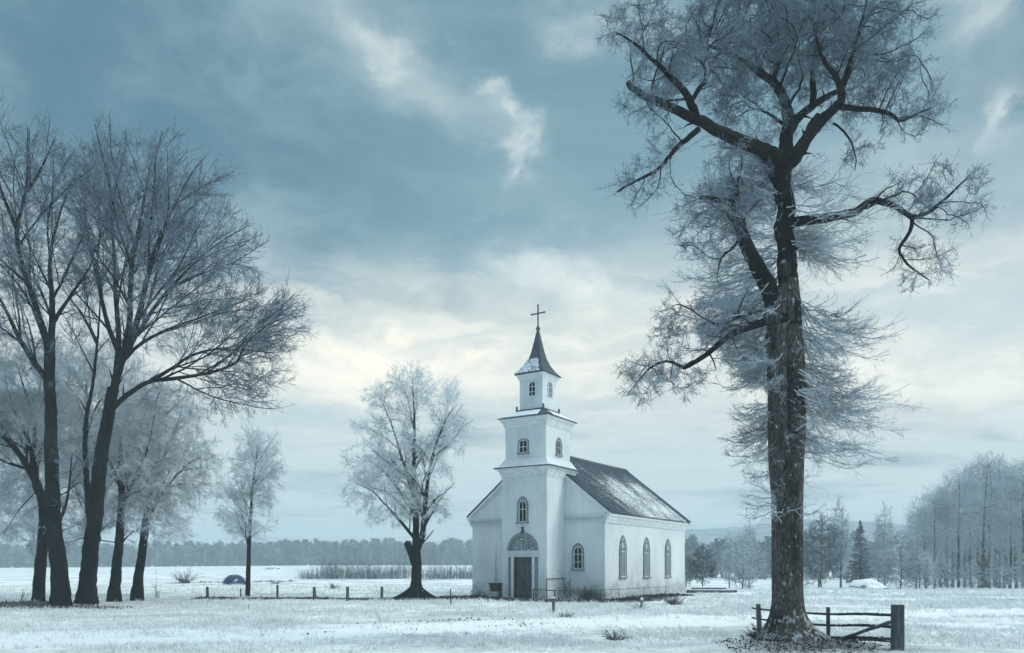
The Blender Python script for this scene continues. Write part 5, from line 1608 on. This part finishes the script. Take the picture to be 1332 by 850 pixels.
def build_things():
    # ---- pole fence with its gate post, running behind the lime trunk
    A = (5.585, 17.35); B_ = (6.36, 15.47); Cc = (6.985, 13.93)
    root = empty('fence', (A[0], A[1], tz(*A)))
    tag(root, 'short old pole fence with diagonal brace and thick grey end post by the lime', 'fence')
    o = Vector((A[0], A[1], tz(*A)))
    def rel(x, y, z): return Vector((x, y, z)) - o
    bm = bmesh.new(); pole(bm, rel(A[0] + .02, A[1], -.1), rel(A[0] - .03, A[1], .70), .062, .055, 9, 1); obj('post', bm, M['postwood'], root)
    bm = bmesh.new(); pole(bm, rel(B_[0] + .01, B_[1], -.1), rel(B_[0], B_[1], .735), .042, .038, 8, 2); obj('post', bm, M['postwood'], root)
    bm = bmesh.new()
    loft(bm, [[rel(Cc[0] + a, Cc[1] + b, z) for a, b in ((-.088, -.085), (.088, -.085), (.092, .085), (-.085, .085))] for z in (-.2, .1, .5, .868)], True)
    gp = obj('gate_post', bm, M['postwood'], root, bevel=.008)
    bm = bmesh.new()
    loft(bm, [[rel(Cc[0] + .12 + a, Cc[1] + .10 + b, z) for a, b in ((-.022, -.05), (.022, -.05), (.022, .05), (-.022, .05))] for z in (-.1, .3, .57)])
    obj('side_board', bm, M['postwood'], gp, bevel=.004)
    for i, (za, zb, zc) in enumerate(((.585, .595, .67), (.36, .37, .46), (.11, .125, .235))):
        bm = bmesh.new()
        pts = [Vector((A[0] - .10, A[1] + .2, za + .02)), Vector((A[0], A[1], za)), Vector(((A[0] + B_[0]) / 2, (A[1] + B_[1]) / 2, (za + zb) / 2 - .012)), Vector((B_[0], B_[1], zb)),
               Vector(((B_[0] + Cc[0]) / 2, (B_[1] + Cc[1]) / 2, (zb + zc) / 2 + .015)), Vector((Cc[0] - .02, Cc[1] + .05, zc))]
        C = catmull([tuple(p - o) for p in pts], .12)
        b = Builder(); b.tube(C, np.linspace(.021, .029, len(C)), 8, 0, .1)
        bm.free()
        b.build('rail', [M['railwood']], root)
    bm = bmesh.new(); pole(bm, rel(B_[0] + .02, B_[1] - .06, .02), rel(Cc[0] - .05, Cc[1] + .0, .58), .036, .034, 8, 5, 8, .004); obj('brace', bm, M['postwood'], root)
    bm = bmesh.new(); pole(bm, (0, 0, .03), (.95, -.75, .03), .03, .022, 7, 6, 8, .012)
    f = obj('fallen_rail', bm, M['railwood']); f.location = (6.42, 15.2, tz(6.5, 15.1)); tag(f, 'fallen pole lying in the litter at the foot of the brace', 'pole')
    bm = bmesh.new(); pole(bm, (0, 0, .03), (.75, .3, .08), .018, .012, 6, 7, 8, .012)
    f = obj('fallen_branch', bm, M['railwood']); f.location = (6.5, 14.75, tz(6.5, 14.75)); tag(f, 'thin fallen branch on the snow under the gate rails', 'branch')

    # ---- stakes of the vanished fence on the left
    st = [(270, 764, 779, .065, 'leftmost of the dark fence stakes, well left of the slender tree'), (313.5, 766, 777, .035, 'short thin stake just left of the slender tree trunk'),
          (360.7, 760, 777.5, .055, 'dark stake standing by a heap of weeds, right of the slender tree'), (409.5, 764.5, 782, .075, 'thick dark stake halfway between slender tree and round tree'),
          (452, 763.5, 782, .07, 'thick dark stake second to the left of the round tree'), (497, 762.5, 781, .065, 'dark stake nearest to the round tree on its left'),
          (586.7, 766, 787, .022, 'thin pale stick between the round tree and the church')]
    for i, (px, t, b, r, lb) in enumerate(st):
        Y = EYE * F / (b - HY); x = (px - CX) / F * Y
        hgt = (b - t) / F * Y
        bm = bmesh.new(); pole(bm, (0, 0, -.15), (random.uniform(-.03, .03), 0, hgt), r * 1.05, r * .95, 8, 30 + i)
        bm.verts.ensure_lookup_table()
        o = obj('fence_stake', bm, M['stake']); o.location = (x, Y, tz(x, Y)); tag(o, lb, 'stake', 'stakes of the old fence')
    bm = bmesh.new(); pole(bm, (0, 0, -.1), (.03, 0, .2), .02, .012, 6, 3); o = obj('stub', bm, M['weed']); o.location = (-9.0, 26.2, tz(-9.0, 26.2)); tag(o, 'tiny dark stub sticking out of the snow below the slender tree', 'stub')
    Y = 25.6; x = (719.5 - CX) / F * Y
    bm = bmesh.new(); pole(bm, (0, 0, -.1), (.02, 0, .48), .045, .05, 8, 8); o = obj('stake', bm, M['postwood']); o.location = (x, Y, tz(x, Y)); tag(o, 'short frosted stake in the snow in front of the church door', 'stake')
    tip = bmesh.new(); bmesh.ops.create_uvsphere(tip, u_segments=10, v_segments=6, radius=.055, matrix=Matrix.Translation((.02, 0, .485)) @ Matrix.Scale(.6, 4, (0, 0, 1))); obj('snow_cap', tip, M['snow'], o, True)
    Y = 27.2; x = (833 - CX) / F * Y
    bm = bmesh.new(); pole(bm, (0, 0, -.1), (.05, 0, .36), .05, .035, 8, 9); o = obj('stake', bm, M['postwood']); o.location = (x, Y, tz(x, Y)); tag(o, 'snow capped stump of a stake right of the church corner', 'stake')
    tip = bmesh.new(); bmesh.ops.create_uvsphere(tip, u_segments=10, v_segments=6, radius=.06, matrix=Matrix.Translation((.05, 0, .36))); obj('snow_cap', tip, M['snow'], o, True)

    # ---- railing in front of the church, from the door round the near corner
    root = empty('railing', (CH[0], CH[1], 0), -TH)
    tag(root, 'thin rusty railing along the church front from the door past the corner', 'railing')
    for lx, ly, h in ((-2.45, -2.25, .5), (-1.45, -2.1, .46), (-.45, -1.25, .45), (.5, .4, .47), (.55, 3.2, .46), (.6, 6.0, .44)):
        bm = bmesh.new(); pole(bm, (lx, ly, -.2), (lx, ly, h), .03 if lx < -1 else .014, .026 if lx < -1 else .012, 7, int(lx * 10)); obj('post', bm, M['iron'], root)
    R = [(-2.47, -2.25, .47), (-1.45, -2.1, .43), (-.45, -1.25, .42), (.5, .4, .45), (.55, 3.2, .44), (.6, 6.0, .42)]
    for i, (a, b) in enumerate(zip(R, R[1:])):
        bm = bmesh.new(); pole(bm, a, b, .024 if i == 0 else .011, .022 if i == 0 else .011, 6, i, 6, .004); obj('rail', bm, M['iron'], root)
    bm = bmesh.new(); pole(bm, (-1.98, -1.9, .93), (-1.98, -.15, .93), .022, .022, 6, 4); pole(bm, (-1.98, -1.86, -.1), (-1.98, -1.86, .97), .022, .02, 6, 5)
    bar = obj('handrail', bm, M['iron']); bar.location = (CH[0], CH[1], 0); bar.rotation_euler = (0, 0, -TH); tag(bar, 'iron handrail bar beside the right face of the tower', 'handrail')

    # ---- rusty planter with a dead conifer beside the tower
    lx, ly = -5.55, -.62
    wx, wy = CH[0] + lx * math.cos(TH) + ly * math.sin(TH), CH[1] - lx * math.sin(TH) + ly * math.cos(TH)
    root = empty('planter', (wx, wy, tz(wx, wy)), -TH)
    tag(root, 'rusty brown box planter on a pale stand left of the church door', 'planter')
    bm = bmesh.new(); bx(bm, -.24, .24, -.2, .2, -.15, .24); obj('stand', bm, M['plaster'], root, bevel=.012)
    bm = bmesh.new(); loft(bm, [sq(0, 0, .21, .18, .243), sq(0, 0, .245, .21, .60), sq(0, 0, .285, .25, .605), sq(0, 0, .285, .25, .655), sq(0, 0, .23, .19, .655), sq(0, 0, .21, .17, .60)]); obj('box', bm, M['rust'], root)
    bm = bmesh.new(); bx(bm, .29, .37, -.04, .04, .48, .56); obj('bracket', bm, M['rust'], root, bevel=.01)
    b = Builder()
    b.tube([(0, 0, -.05), (.01, 0, .5), (0, .01, 1.0), (.02, 0, 1.72)], [.022, .018, .012, .005], 6)
    rg = np.random.default_rng(3); n = 46
    t = rg.uniform(.05, .95, n); a = rg.uniform(0, 6.283, n)
    P0 = np.stack([0 * t, 0 * t, 1.7 * t], 1); D = np.stack([np.cos(a), np.sin(a), .25 + 0 * a], 1) * (.34 * (1.1 - t) * rg.uniform(.5, 1.1, n))[:, None]
    V, T = cones(P0, P0 + D, .008); b.add(V, T, 0)
    o = b.build('dead_conifer', [M['weed']]); o.location = (wx, wy, tz(wx, wy) + .63); tag(o, 'thin dead conifer sapling standing in the rusty planter', 'sapling')

    # ---- plank pile at the far right corner
    for i, (lx, ly, rz, ln, lb) in enumerate(((.9, 9.5, .1, 2.6, 'grey plank lying lowest by the far right church corner'), (1.0, 9.9, .0, 2.4, 'snowy grey plank lying behind the lowest one at the church corner'), (.75, 9.7, .22, 1.9, 'short grey plank resting on top of the two at the church corner'))):
        wx, wy = CH[0] + lx * math.cos(TH) + ly * math.sin(TH), CH[1] - lx * math.sin(TH) + ly * math.cos(TH)
        z = .02 if i < 2 else .20
        bm = bmesh.new(); bx(bm, -ln / 2, ln / 2, -.11, .11, 0, .16 if i < 2 else .1)
        o = obj('plank', bm, M['postwood'], bevel=.01); o.location = (wx + .9, wy, tz(wx, wy) + z); o.rotation_euler = (0, .0, rz - .25); tag(o, lb, 'plank', 'planks by the church corner')
        bm = bmesh.new(); bx(bm, -ln / 2 + .05, ln / 2 - .1, -.09, .09, .003, .05)
        s = obj('snow_cover', bm, M['snow'], o, bevel=.02); s.location = (0, 0, .16 if i < 2 else .1)

    # ---- blue dome tent in the left field
    Y = 58.5; x = (305 - CX) / F * Y
    root = empty('tent', (x, Y, tz(x, Y)), .1); tag(root, 'low dark blue dome tent behind the fence stakes in the left field', 'tent')
    bm = bmesh.new(); rings = []
    for i in range(9):
        a = math.pi / 2 * i / 8
        r = math.cos(a) ** .8 if i < 8 else .02
        rings.append([(r * .83 * math.copysign(abs(math.cos(q)) ** .85, math.cos(q)), r * .72 * math.copysign(abs(math.sin(q)) ** .85, math.sin(q)), -.03 + .79 * math.sin(a)) for q in [2 * math.pi * k / 20 for k in range(20)]])
    loft(bm, rings); obj('canopy', bm, M['tent'], root, True)
    for s in (.55, -.55):
        b = Builder(); C = [(math.cos(q) * .85, s * math.cos(q) * .8, .0 + .80 * math.sin(q)) for q in np.linspace(0, math.pi, 15)]
        b.tube(C, np.full(15, .016), 6); b.build('pole', [M['iron']], root)
    bm = bmesh.new()
    for q0, q1, z0, z1 in ((-1.52, -1.25, .27, .33), (-1.40, -1.28, .35, .42), (-1.28, -1.12, .33, .47)):
        def sp_(q, z):
            k = math.sqrt(max(0, 1 - ((z + .03) / .79) ** 2)) ** .8
            return (k * .83 * math.copysign(abs(math.cos(q)) ** .85, math.cos(q)) * 1.02, k * .72 * math.copysign(abs(math.sin(q)) ** .85, math.sin(q)) * 1.04, z)
        loft(bm, [[sp_(q0, z0), sp_(q1, z0 + .03), sp_(q1, z1), sp_(q0, z1 - .02)], [tuple(c * 1.01 for c in sp_(q, z)) for q, z in ((q0, z0), (q1, z0 + .03), (q1, z1), (q0, z1 - .02))]])
    obj('emblem', bm, M['trim'], root)

    # ---- snow covered boulder in front of the wood, with a smaller one beside it
    for px, Y, w, h, lb in ((1126, 58, 1.5, .82, 'broad snow covered boulder at the edge of the right hand wood'), (1104, 60, .55, .62, 'small snowy boulder touching the left of the broad one'), (356, 150, 1.5, .6, 'distant low snow covered mound below the far wood')):
        x = (px - CX) / F * Y
        bm = bmesh.new(); bmesh.ops.create_icosphere(bm, subdivisions=4, radius=1)
        for v in bm.verts:
            k = 1 + .26 * mnoise.noise(v.co * 1.6 + Vector((px, 0, 0))) + .10 * mnoise.noise(v.co * 5)
            v.co = Vector((v.co.x * w * k, v.co.y * w * .8 * k, v.co.z * h * k))
        o = obj('boulder', bm, M['boulder'], None, True); o.location = (x, Y, tz(x, Y) - .05); tag(o, lb, 'boulder')


def mat_boulder():
    m, nt, b = nmat('snow on rock'); B = NB(nt)
    g = B.n('ShaderNodeNewGeometry'); nz = B.n('ShaderNodeSeparateXYZ'); B.l(g.outputs['Normal'], nz.inputs[0])
    f = B.math('ADD', nz.outputs[2], B.math('MULTIPLY', B.math('SUBTRACT', B.noise(g.outputs['Position'], 2.2, 6, .7), .5), 1.6))
    B.l(B.mix(B.sstep(f, .18, .5), (.12, .13, .14, 1), (.8, .83, .85, 1)), b.inputs['Base Color'])
    b.inputs['Roughness'].default_value = .85
    return m


M['boulder'] = mat_boulder()
M['rust'] = mat_noise('rusty iron', (.05, .022, .016), (.16, .06, .04), (6, 6, 6), 1.5, .8)
M['tent'] = mat_flat('blue tent cloth', (.010, .030, .092), .6, .3)


# ------------------------------------------------------------------ sky, light, air, camera
SUN_EL, SUN_AZ = math.radians(34), math.radians(97)     # azimuth measured from straight ahead to the right


def build_world():
    w = bpy.data.worlds.new('World'); SC.world = w; w.use_nodes = True
    nt = w.node_tree; nt.nodes.clear(); B = NB(nt)
    out = B.n('ShaderNodeOutputWorld')
    tc = B.n('ShaderNodeTexCoord').outputs['Generated']
    s = B.n('ShaderNodeSeparateXYZ'); B.l(tc, s.inputs[0])
    x, y, z = s.outputs
    az = B.math('ARCTAN2', x, y); el = B.math('ARCSINE', z)
    w1 = B.noise(B.scale(tc, (2.2, 2.2, 3.4)), 1.0, 6, .6); w2 = B.noise(B.scale(tc, (2.6, 2.6, 3.0)), 1.7, 6, .6)
    w3 = B.noise(B.scale(tc, (6, 6, 12)), 1.0, 7, .62)
    w4 = B.noise(B.scale(tc, (10, 10, 17)), 1.0, 8, .62, .5)
    elw = B.math('ADD', el, B.math('MULTIPLY', B.math('SUBTRACT', w1, .5), .16)); elw = B.math('ADD', elw, B.math('MULTIPLY', B.math('SUBTRACT', w3, .5), .085))
    azw = B.math('ADD', az, B.math('MULTIPLY', B.math('SUBTRACT', w2, .5), .30)); azw = B.math('ADD', azw, B.math('MULTIPLY', B.math('SUBTRACT', w3, .5), .08))
    g = B.ramp(elw, SKY_RAMP)
    # high thin streaks: noise on the cloud plane, stretched across the view
    dz = B.math('ADD', B.math('MAXIMUM', z, 0.0), .10)
    cp = B.n('ShaderNodeCombineXYZ'); B.l(B.math('DIVIDE', x, dz), cp.inputs[0]); B.l(B.math('DIVIDE', y, dz), cp.inputs[1])
    cl = B.noise(B.scale(cp.outputs[0], (.34, .62, 1)), 1.0, 8, .58, .6)
    cl2 = B.noise(B.scale(cp.outputs[0], (.9, 1.5, 1)), 1.0, 8, .6, .4)
    cloud = B.math('ADD', B.math('MULTIPLY', cl, .55), B.math('MULTIPLY', cl2, .45))
    col = B.mix(B.math('MULTIPLY', B.sstep(cloud, .48, .60), .6), g, (.47, .60, .64, 1))
    col = B.mix(B.math('MULTIPLY', B.sstep(cloud, .50, .38), .5), col, (.095, .22, .295, 1))
    # layered stratus low down, lit from behind through its gaps
    cs = B.n('ShaderNodeCombineXYZ'); B.l(B.math('MULTIPLY', az, 2.1), cs.inputs[0]); B.l(B.math('MULTIPLY', elw, 13.0), cs.inputs[1]); cs.inputs[2].default_value = 3.0
    st = B.noise(cs.outputs[0], 1.0, 7, .6, .5)
    band = B.math('MULTIPLY', B.sstep(el, .12, .24), B.sstep(el, .42, .26))
    col = B.mix(B.math('MULTIPLY', B.math('MULTIPLY', B.sstep(st, .47, .62), band), .75), col, (.98, .95, .83, 1))
    col = B.mix(B.math('MULTIPLY', B.math('MULTIPLY', B.sstep(st, .48, .36), B.sstep(el, .08, .18)), .3), col, (.40, .53, .57, 1))
    fs = B.n('ShaderNodeCombineXYZ'); B.l(B.math('MULTIPLY', azw, 5.5), fs.inputs[0]); B.l(B.math('MULTIPLY', elw, 34.0), fs.inputs[1]); fs.inputs[2].default_value = 8.0
    s2 = B.noise(fs.outputs[0], 1.0, 8, .62, .3)
    col = B.mix(B.math('MULTIPLY', B.math('MULTIPLY', B.sstep(s2, .52, .68), band), .55), col, (1.0, .96, .86, 1))
    col = B.mix(B.math('MULTIPLY', B.math('MULTIPLY', B.sstep(s2, .48, .34), band), .4), col, (.45, .565, .60, 1))
    # the individual banks and breaks, each at its own bearing and height
    for (px, py, rx, ry, rot, amt, c) in BLOBS:
        u, v = (px - CX) / F, (HY - py) / F
        a0 = math.atan(u); e0 = math.atan(v * math.cos(a0))
        sx = rx / F * math.cos(a0) ** 2; sy = ry / F * math.cos(e0)
        da = B.math('SUBTRACT', azw, a0); de = B.math('SUBTRACT', elw, e0)
        cr, sr = math.cos(rot), math.sin(rot)
        p = B.math('DIVIDE', B.math('ADD', B.math('MULTIPLY', da, cr), B.math('MULTIPLY', de, sr)), sx)
        q = B.math('DIVIDE', B.math('SUBTRACT', B.math('MULTIPLY', de, cr), B.math('MULTIPLY', da, sr)), sy)
        d2 = B.math('ADD', B.math('MULTIPLY', p, p), B.math('MULTIPLY', q, q))
        k = B.math('POWER', 2.718, B.math('MULTIPLY', d2, -1.0))
        k = B.math('MULTIPLY', k, B.math('ADD', .45, B.math('MULTIPLY', B.sstep(w4, .36, .66), 1.0)))
        col = B.mix(B.math('MULTIPLY', k, amt, True), col, c)
    # unseen zenith brightened to light the snow, unseen sky behind the camera dimmed
    back = B.math('MULTIPLY', B.sstep(B.math('MULTIPLY', y, -1.0), -.4, .35), B.sstep(el, -.1, .12))
    col = B.mix(back, col, SKY_BACK)
    col = B.mix(B.sstep(el, .86, 1.28), col, SKY_TOP)
    bg = B.n('ShaderNodeBackground'); B.l(col, bg.inputs['Color']); bg.inputs['Strength'].default_value = SKY_GAIN
    sky = B.n('ShaderNodeTexSky', sky_type='NISHITA'); sky.sun_disc = False
    sky.sun_elevation = SUN_EL; sky.sun_rotation = SUN_AZ
    bg2 = B.n('ShaderNodeBackground'); B.l(sky.outputs[0], bg2.inputs['Color']); bg2.inputs['Strength'].default_value = .06
    mx = B.n('ShaderNodeMixShader'); mx.inputs[0].default_value = .9
    B.l(bg2.outputs[0], mx.inputs[1]); B.l(bg.outputs[0], mx.inputs[2]); B.l(mx.outputs[0], out.inputs['Surface'])
    w.cycles.sampling_method = 'MANUAL'; w.cycles.sample_map_resolution = 512


SKY_GAIN = .94
SKY_BACK = (.09, .225, .315, 1)
SKY_TOP = (2.55, 3.05, 3.25, 1)
SKY_RAMP = [(0.0, (.51, .62, .66)), (.13, (.62, .70, .715)), (.24, (.70, .73, .70)), (.34, (.42, .53, .57)), (.46, (.195, .335, .405)), (.62, (.13, .26, .34)), (.9, (.18, .34, .42))]
WARM = (1.12, 1.06, .90, 1); PALE = (.80, .87, .84, 1); DARK = (.085, .195, .27, 1); MID = (.185, .325, .40, 1)
BLOBS = [
    (150, 130, 260, 130, 0.0, .75, DARK), (20, 60, 120, 200, 0.0, .5, DARK), (700, 265, 190, 75, -.1, .7, MID), (560, 250, 260, 90, 0, .55, MID), (900, 230, 200, 120, 0, .4, MID),
    (330, 200, 220, 120, 0, .5, DARK), (480, 55, 85, 36, -.35, .26, PALE), (600, 135, 120, 30, -.65, .2, PALE), (684, 200, 20, 26, -.6, .5, PALE), (678, 227, 11, 10, 0, .6, PALE), (662, 155, 24, 14, -.5, .45, PALE), (642, 120, 14, 12, 0, .4, PALE), (508, 72, 34, 13, -.35, .35, PALE), (455, 45, 26, 20, 0, .25, PALE), (780, 35, 80, 26, -.1, .4, PALE),
    (520, 455, 210, 34, .03, .85, WARM), (420, 425, 120, 26, 0, .6, WARM), (620, 500, 220, 26, 0, .4, WARM), (680, 345, 60, 20, -.3, .7, PALE), (770, 380, 80, 24, -.25, .75, PALE),
    (850, 420, 120, 40, 0, .5, WARM), (1150, 430, 180, 50, 0, .4, PALE), (1292, 85, 85, 75, .3, .95, DARK), (1276, 165, 22, 34, .4, .5, PALE), (1240, 30, 60, 60, .5, .4, PALE), (1150, 490, 200, 22, 0, .45, WARM),
    (1190, 290, 150, 110, 0, .15, PALE), (1000, 330, 200, 60, 0, .25, PALE), (1290, 250, 70, 70, 0, .3, MID), (560, 395, 150, 26, 0, .35, MID)]


def build_light():
    d = Vector((math.sin(SUN_AZ) * math.cos(SUN_EL), math.cos(SUN_AZ) * math.cos(SUN_EL), math.sin(SUN_EL)))
    L = bpy.data.lights.new('sun', 'SUN'); L.energy = SUN_E; L.angle = math.radians(24); L.color = (1.0, .97, .92)
    o = bpy.data.objects.new('sun', L); COL.objects.link(o)
    o.rotation_euler = d.to_track_quat('Z', 'Y').to_euler(); o.location = d * 60


SUN_E = 1.35
HAZE = .0016


def build_haze():
    bm = bmesh.new(); bx(bm, -705, 705, -65, 705, -4.0, 34.0)
    m = bpy.data.materials.new('winter haze'); m.use_nodes = True
    nt = m.node_tree; nt.nodes.clear()
    o = nt.nodes.new('ShaderNodeOutputMaterial'); v = nt.nodes.new('ShaderNodeVolumePrincipled')
    v.inputs['Color'].default_value = (.76, .90, .96, 1); v.inputs['Density'].default_value = HAZE; v.inputs['Anisotropy'].default_value = .2
    nt.links.new(v.outputs[0], o.inputs['Volume'])
    h = obj('haze', bm, m); tag(h, kind='stuff')


def build_camera():
    c = bpy.data.cameras.new('camera'); c.sensor_width = 36; c.lens = F * 36 / 1332
    c.shift_y = (HY - 425) / 1332; c.clip_end = 3000
    o = bpy.data.objects.new('camera', c); COL.objects.link(o)
    o.location = (0, 0, EYE); o.rotation_euler = (math.pi / 2, 0, 0)
    SC.camera = o


build_ground(); build_grass(); build_litter(); build_hills(); build_far_wood()
build_church(); build_hero(); build_grove(); build_middle_trees(); build_right_wood(); build_plants(); build_things()
build_world(); build_light(); build_haze(); build_camera()
SC.view_settings.view_transform = 'Standard'; SC.view_settings.look = 'None'
SC.view_settings.exposure = 0.28; SC.view_settings.gamma = 1.0
SC.cycles.max_bounces = 6; SC.cycles.diffuse_bounces = 3; SC.cycles.volume_bounces = 2; SC.cycles.transparent_max_bounces = 4
SC.cycles.caustics_reflective = False; SC.cycles.caustics_refractive = False
SC.cycles.use_denoising = True
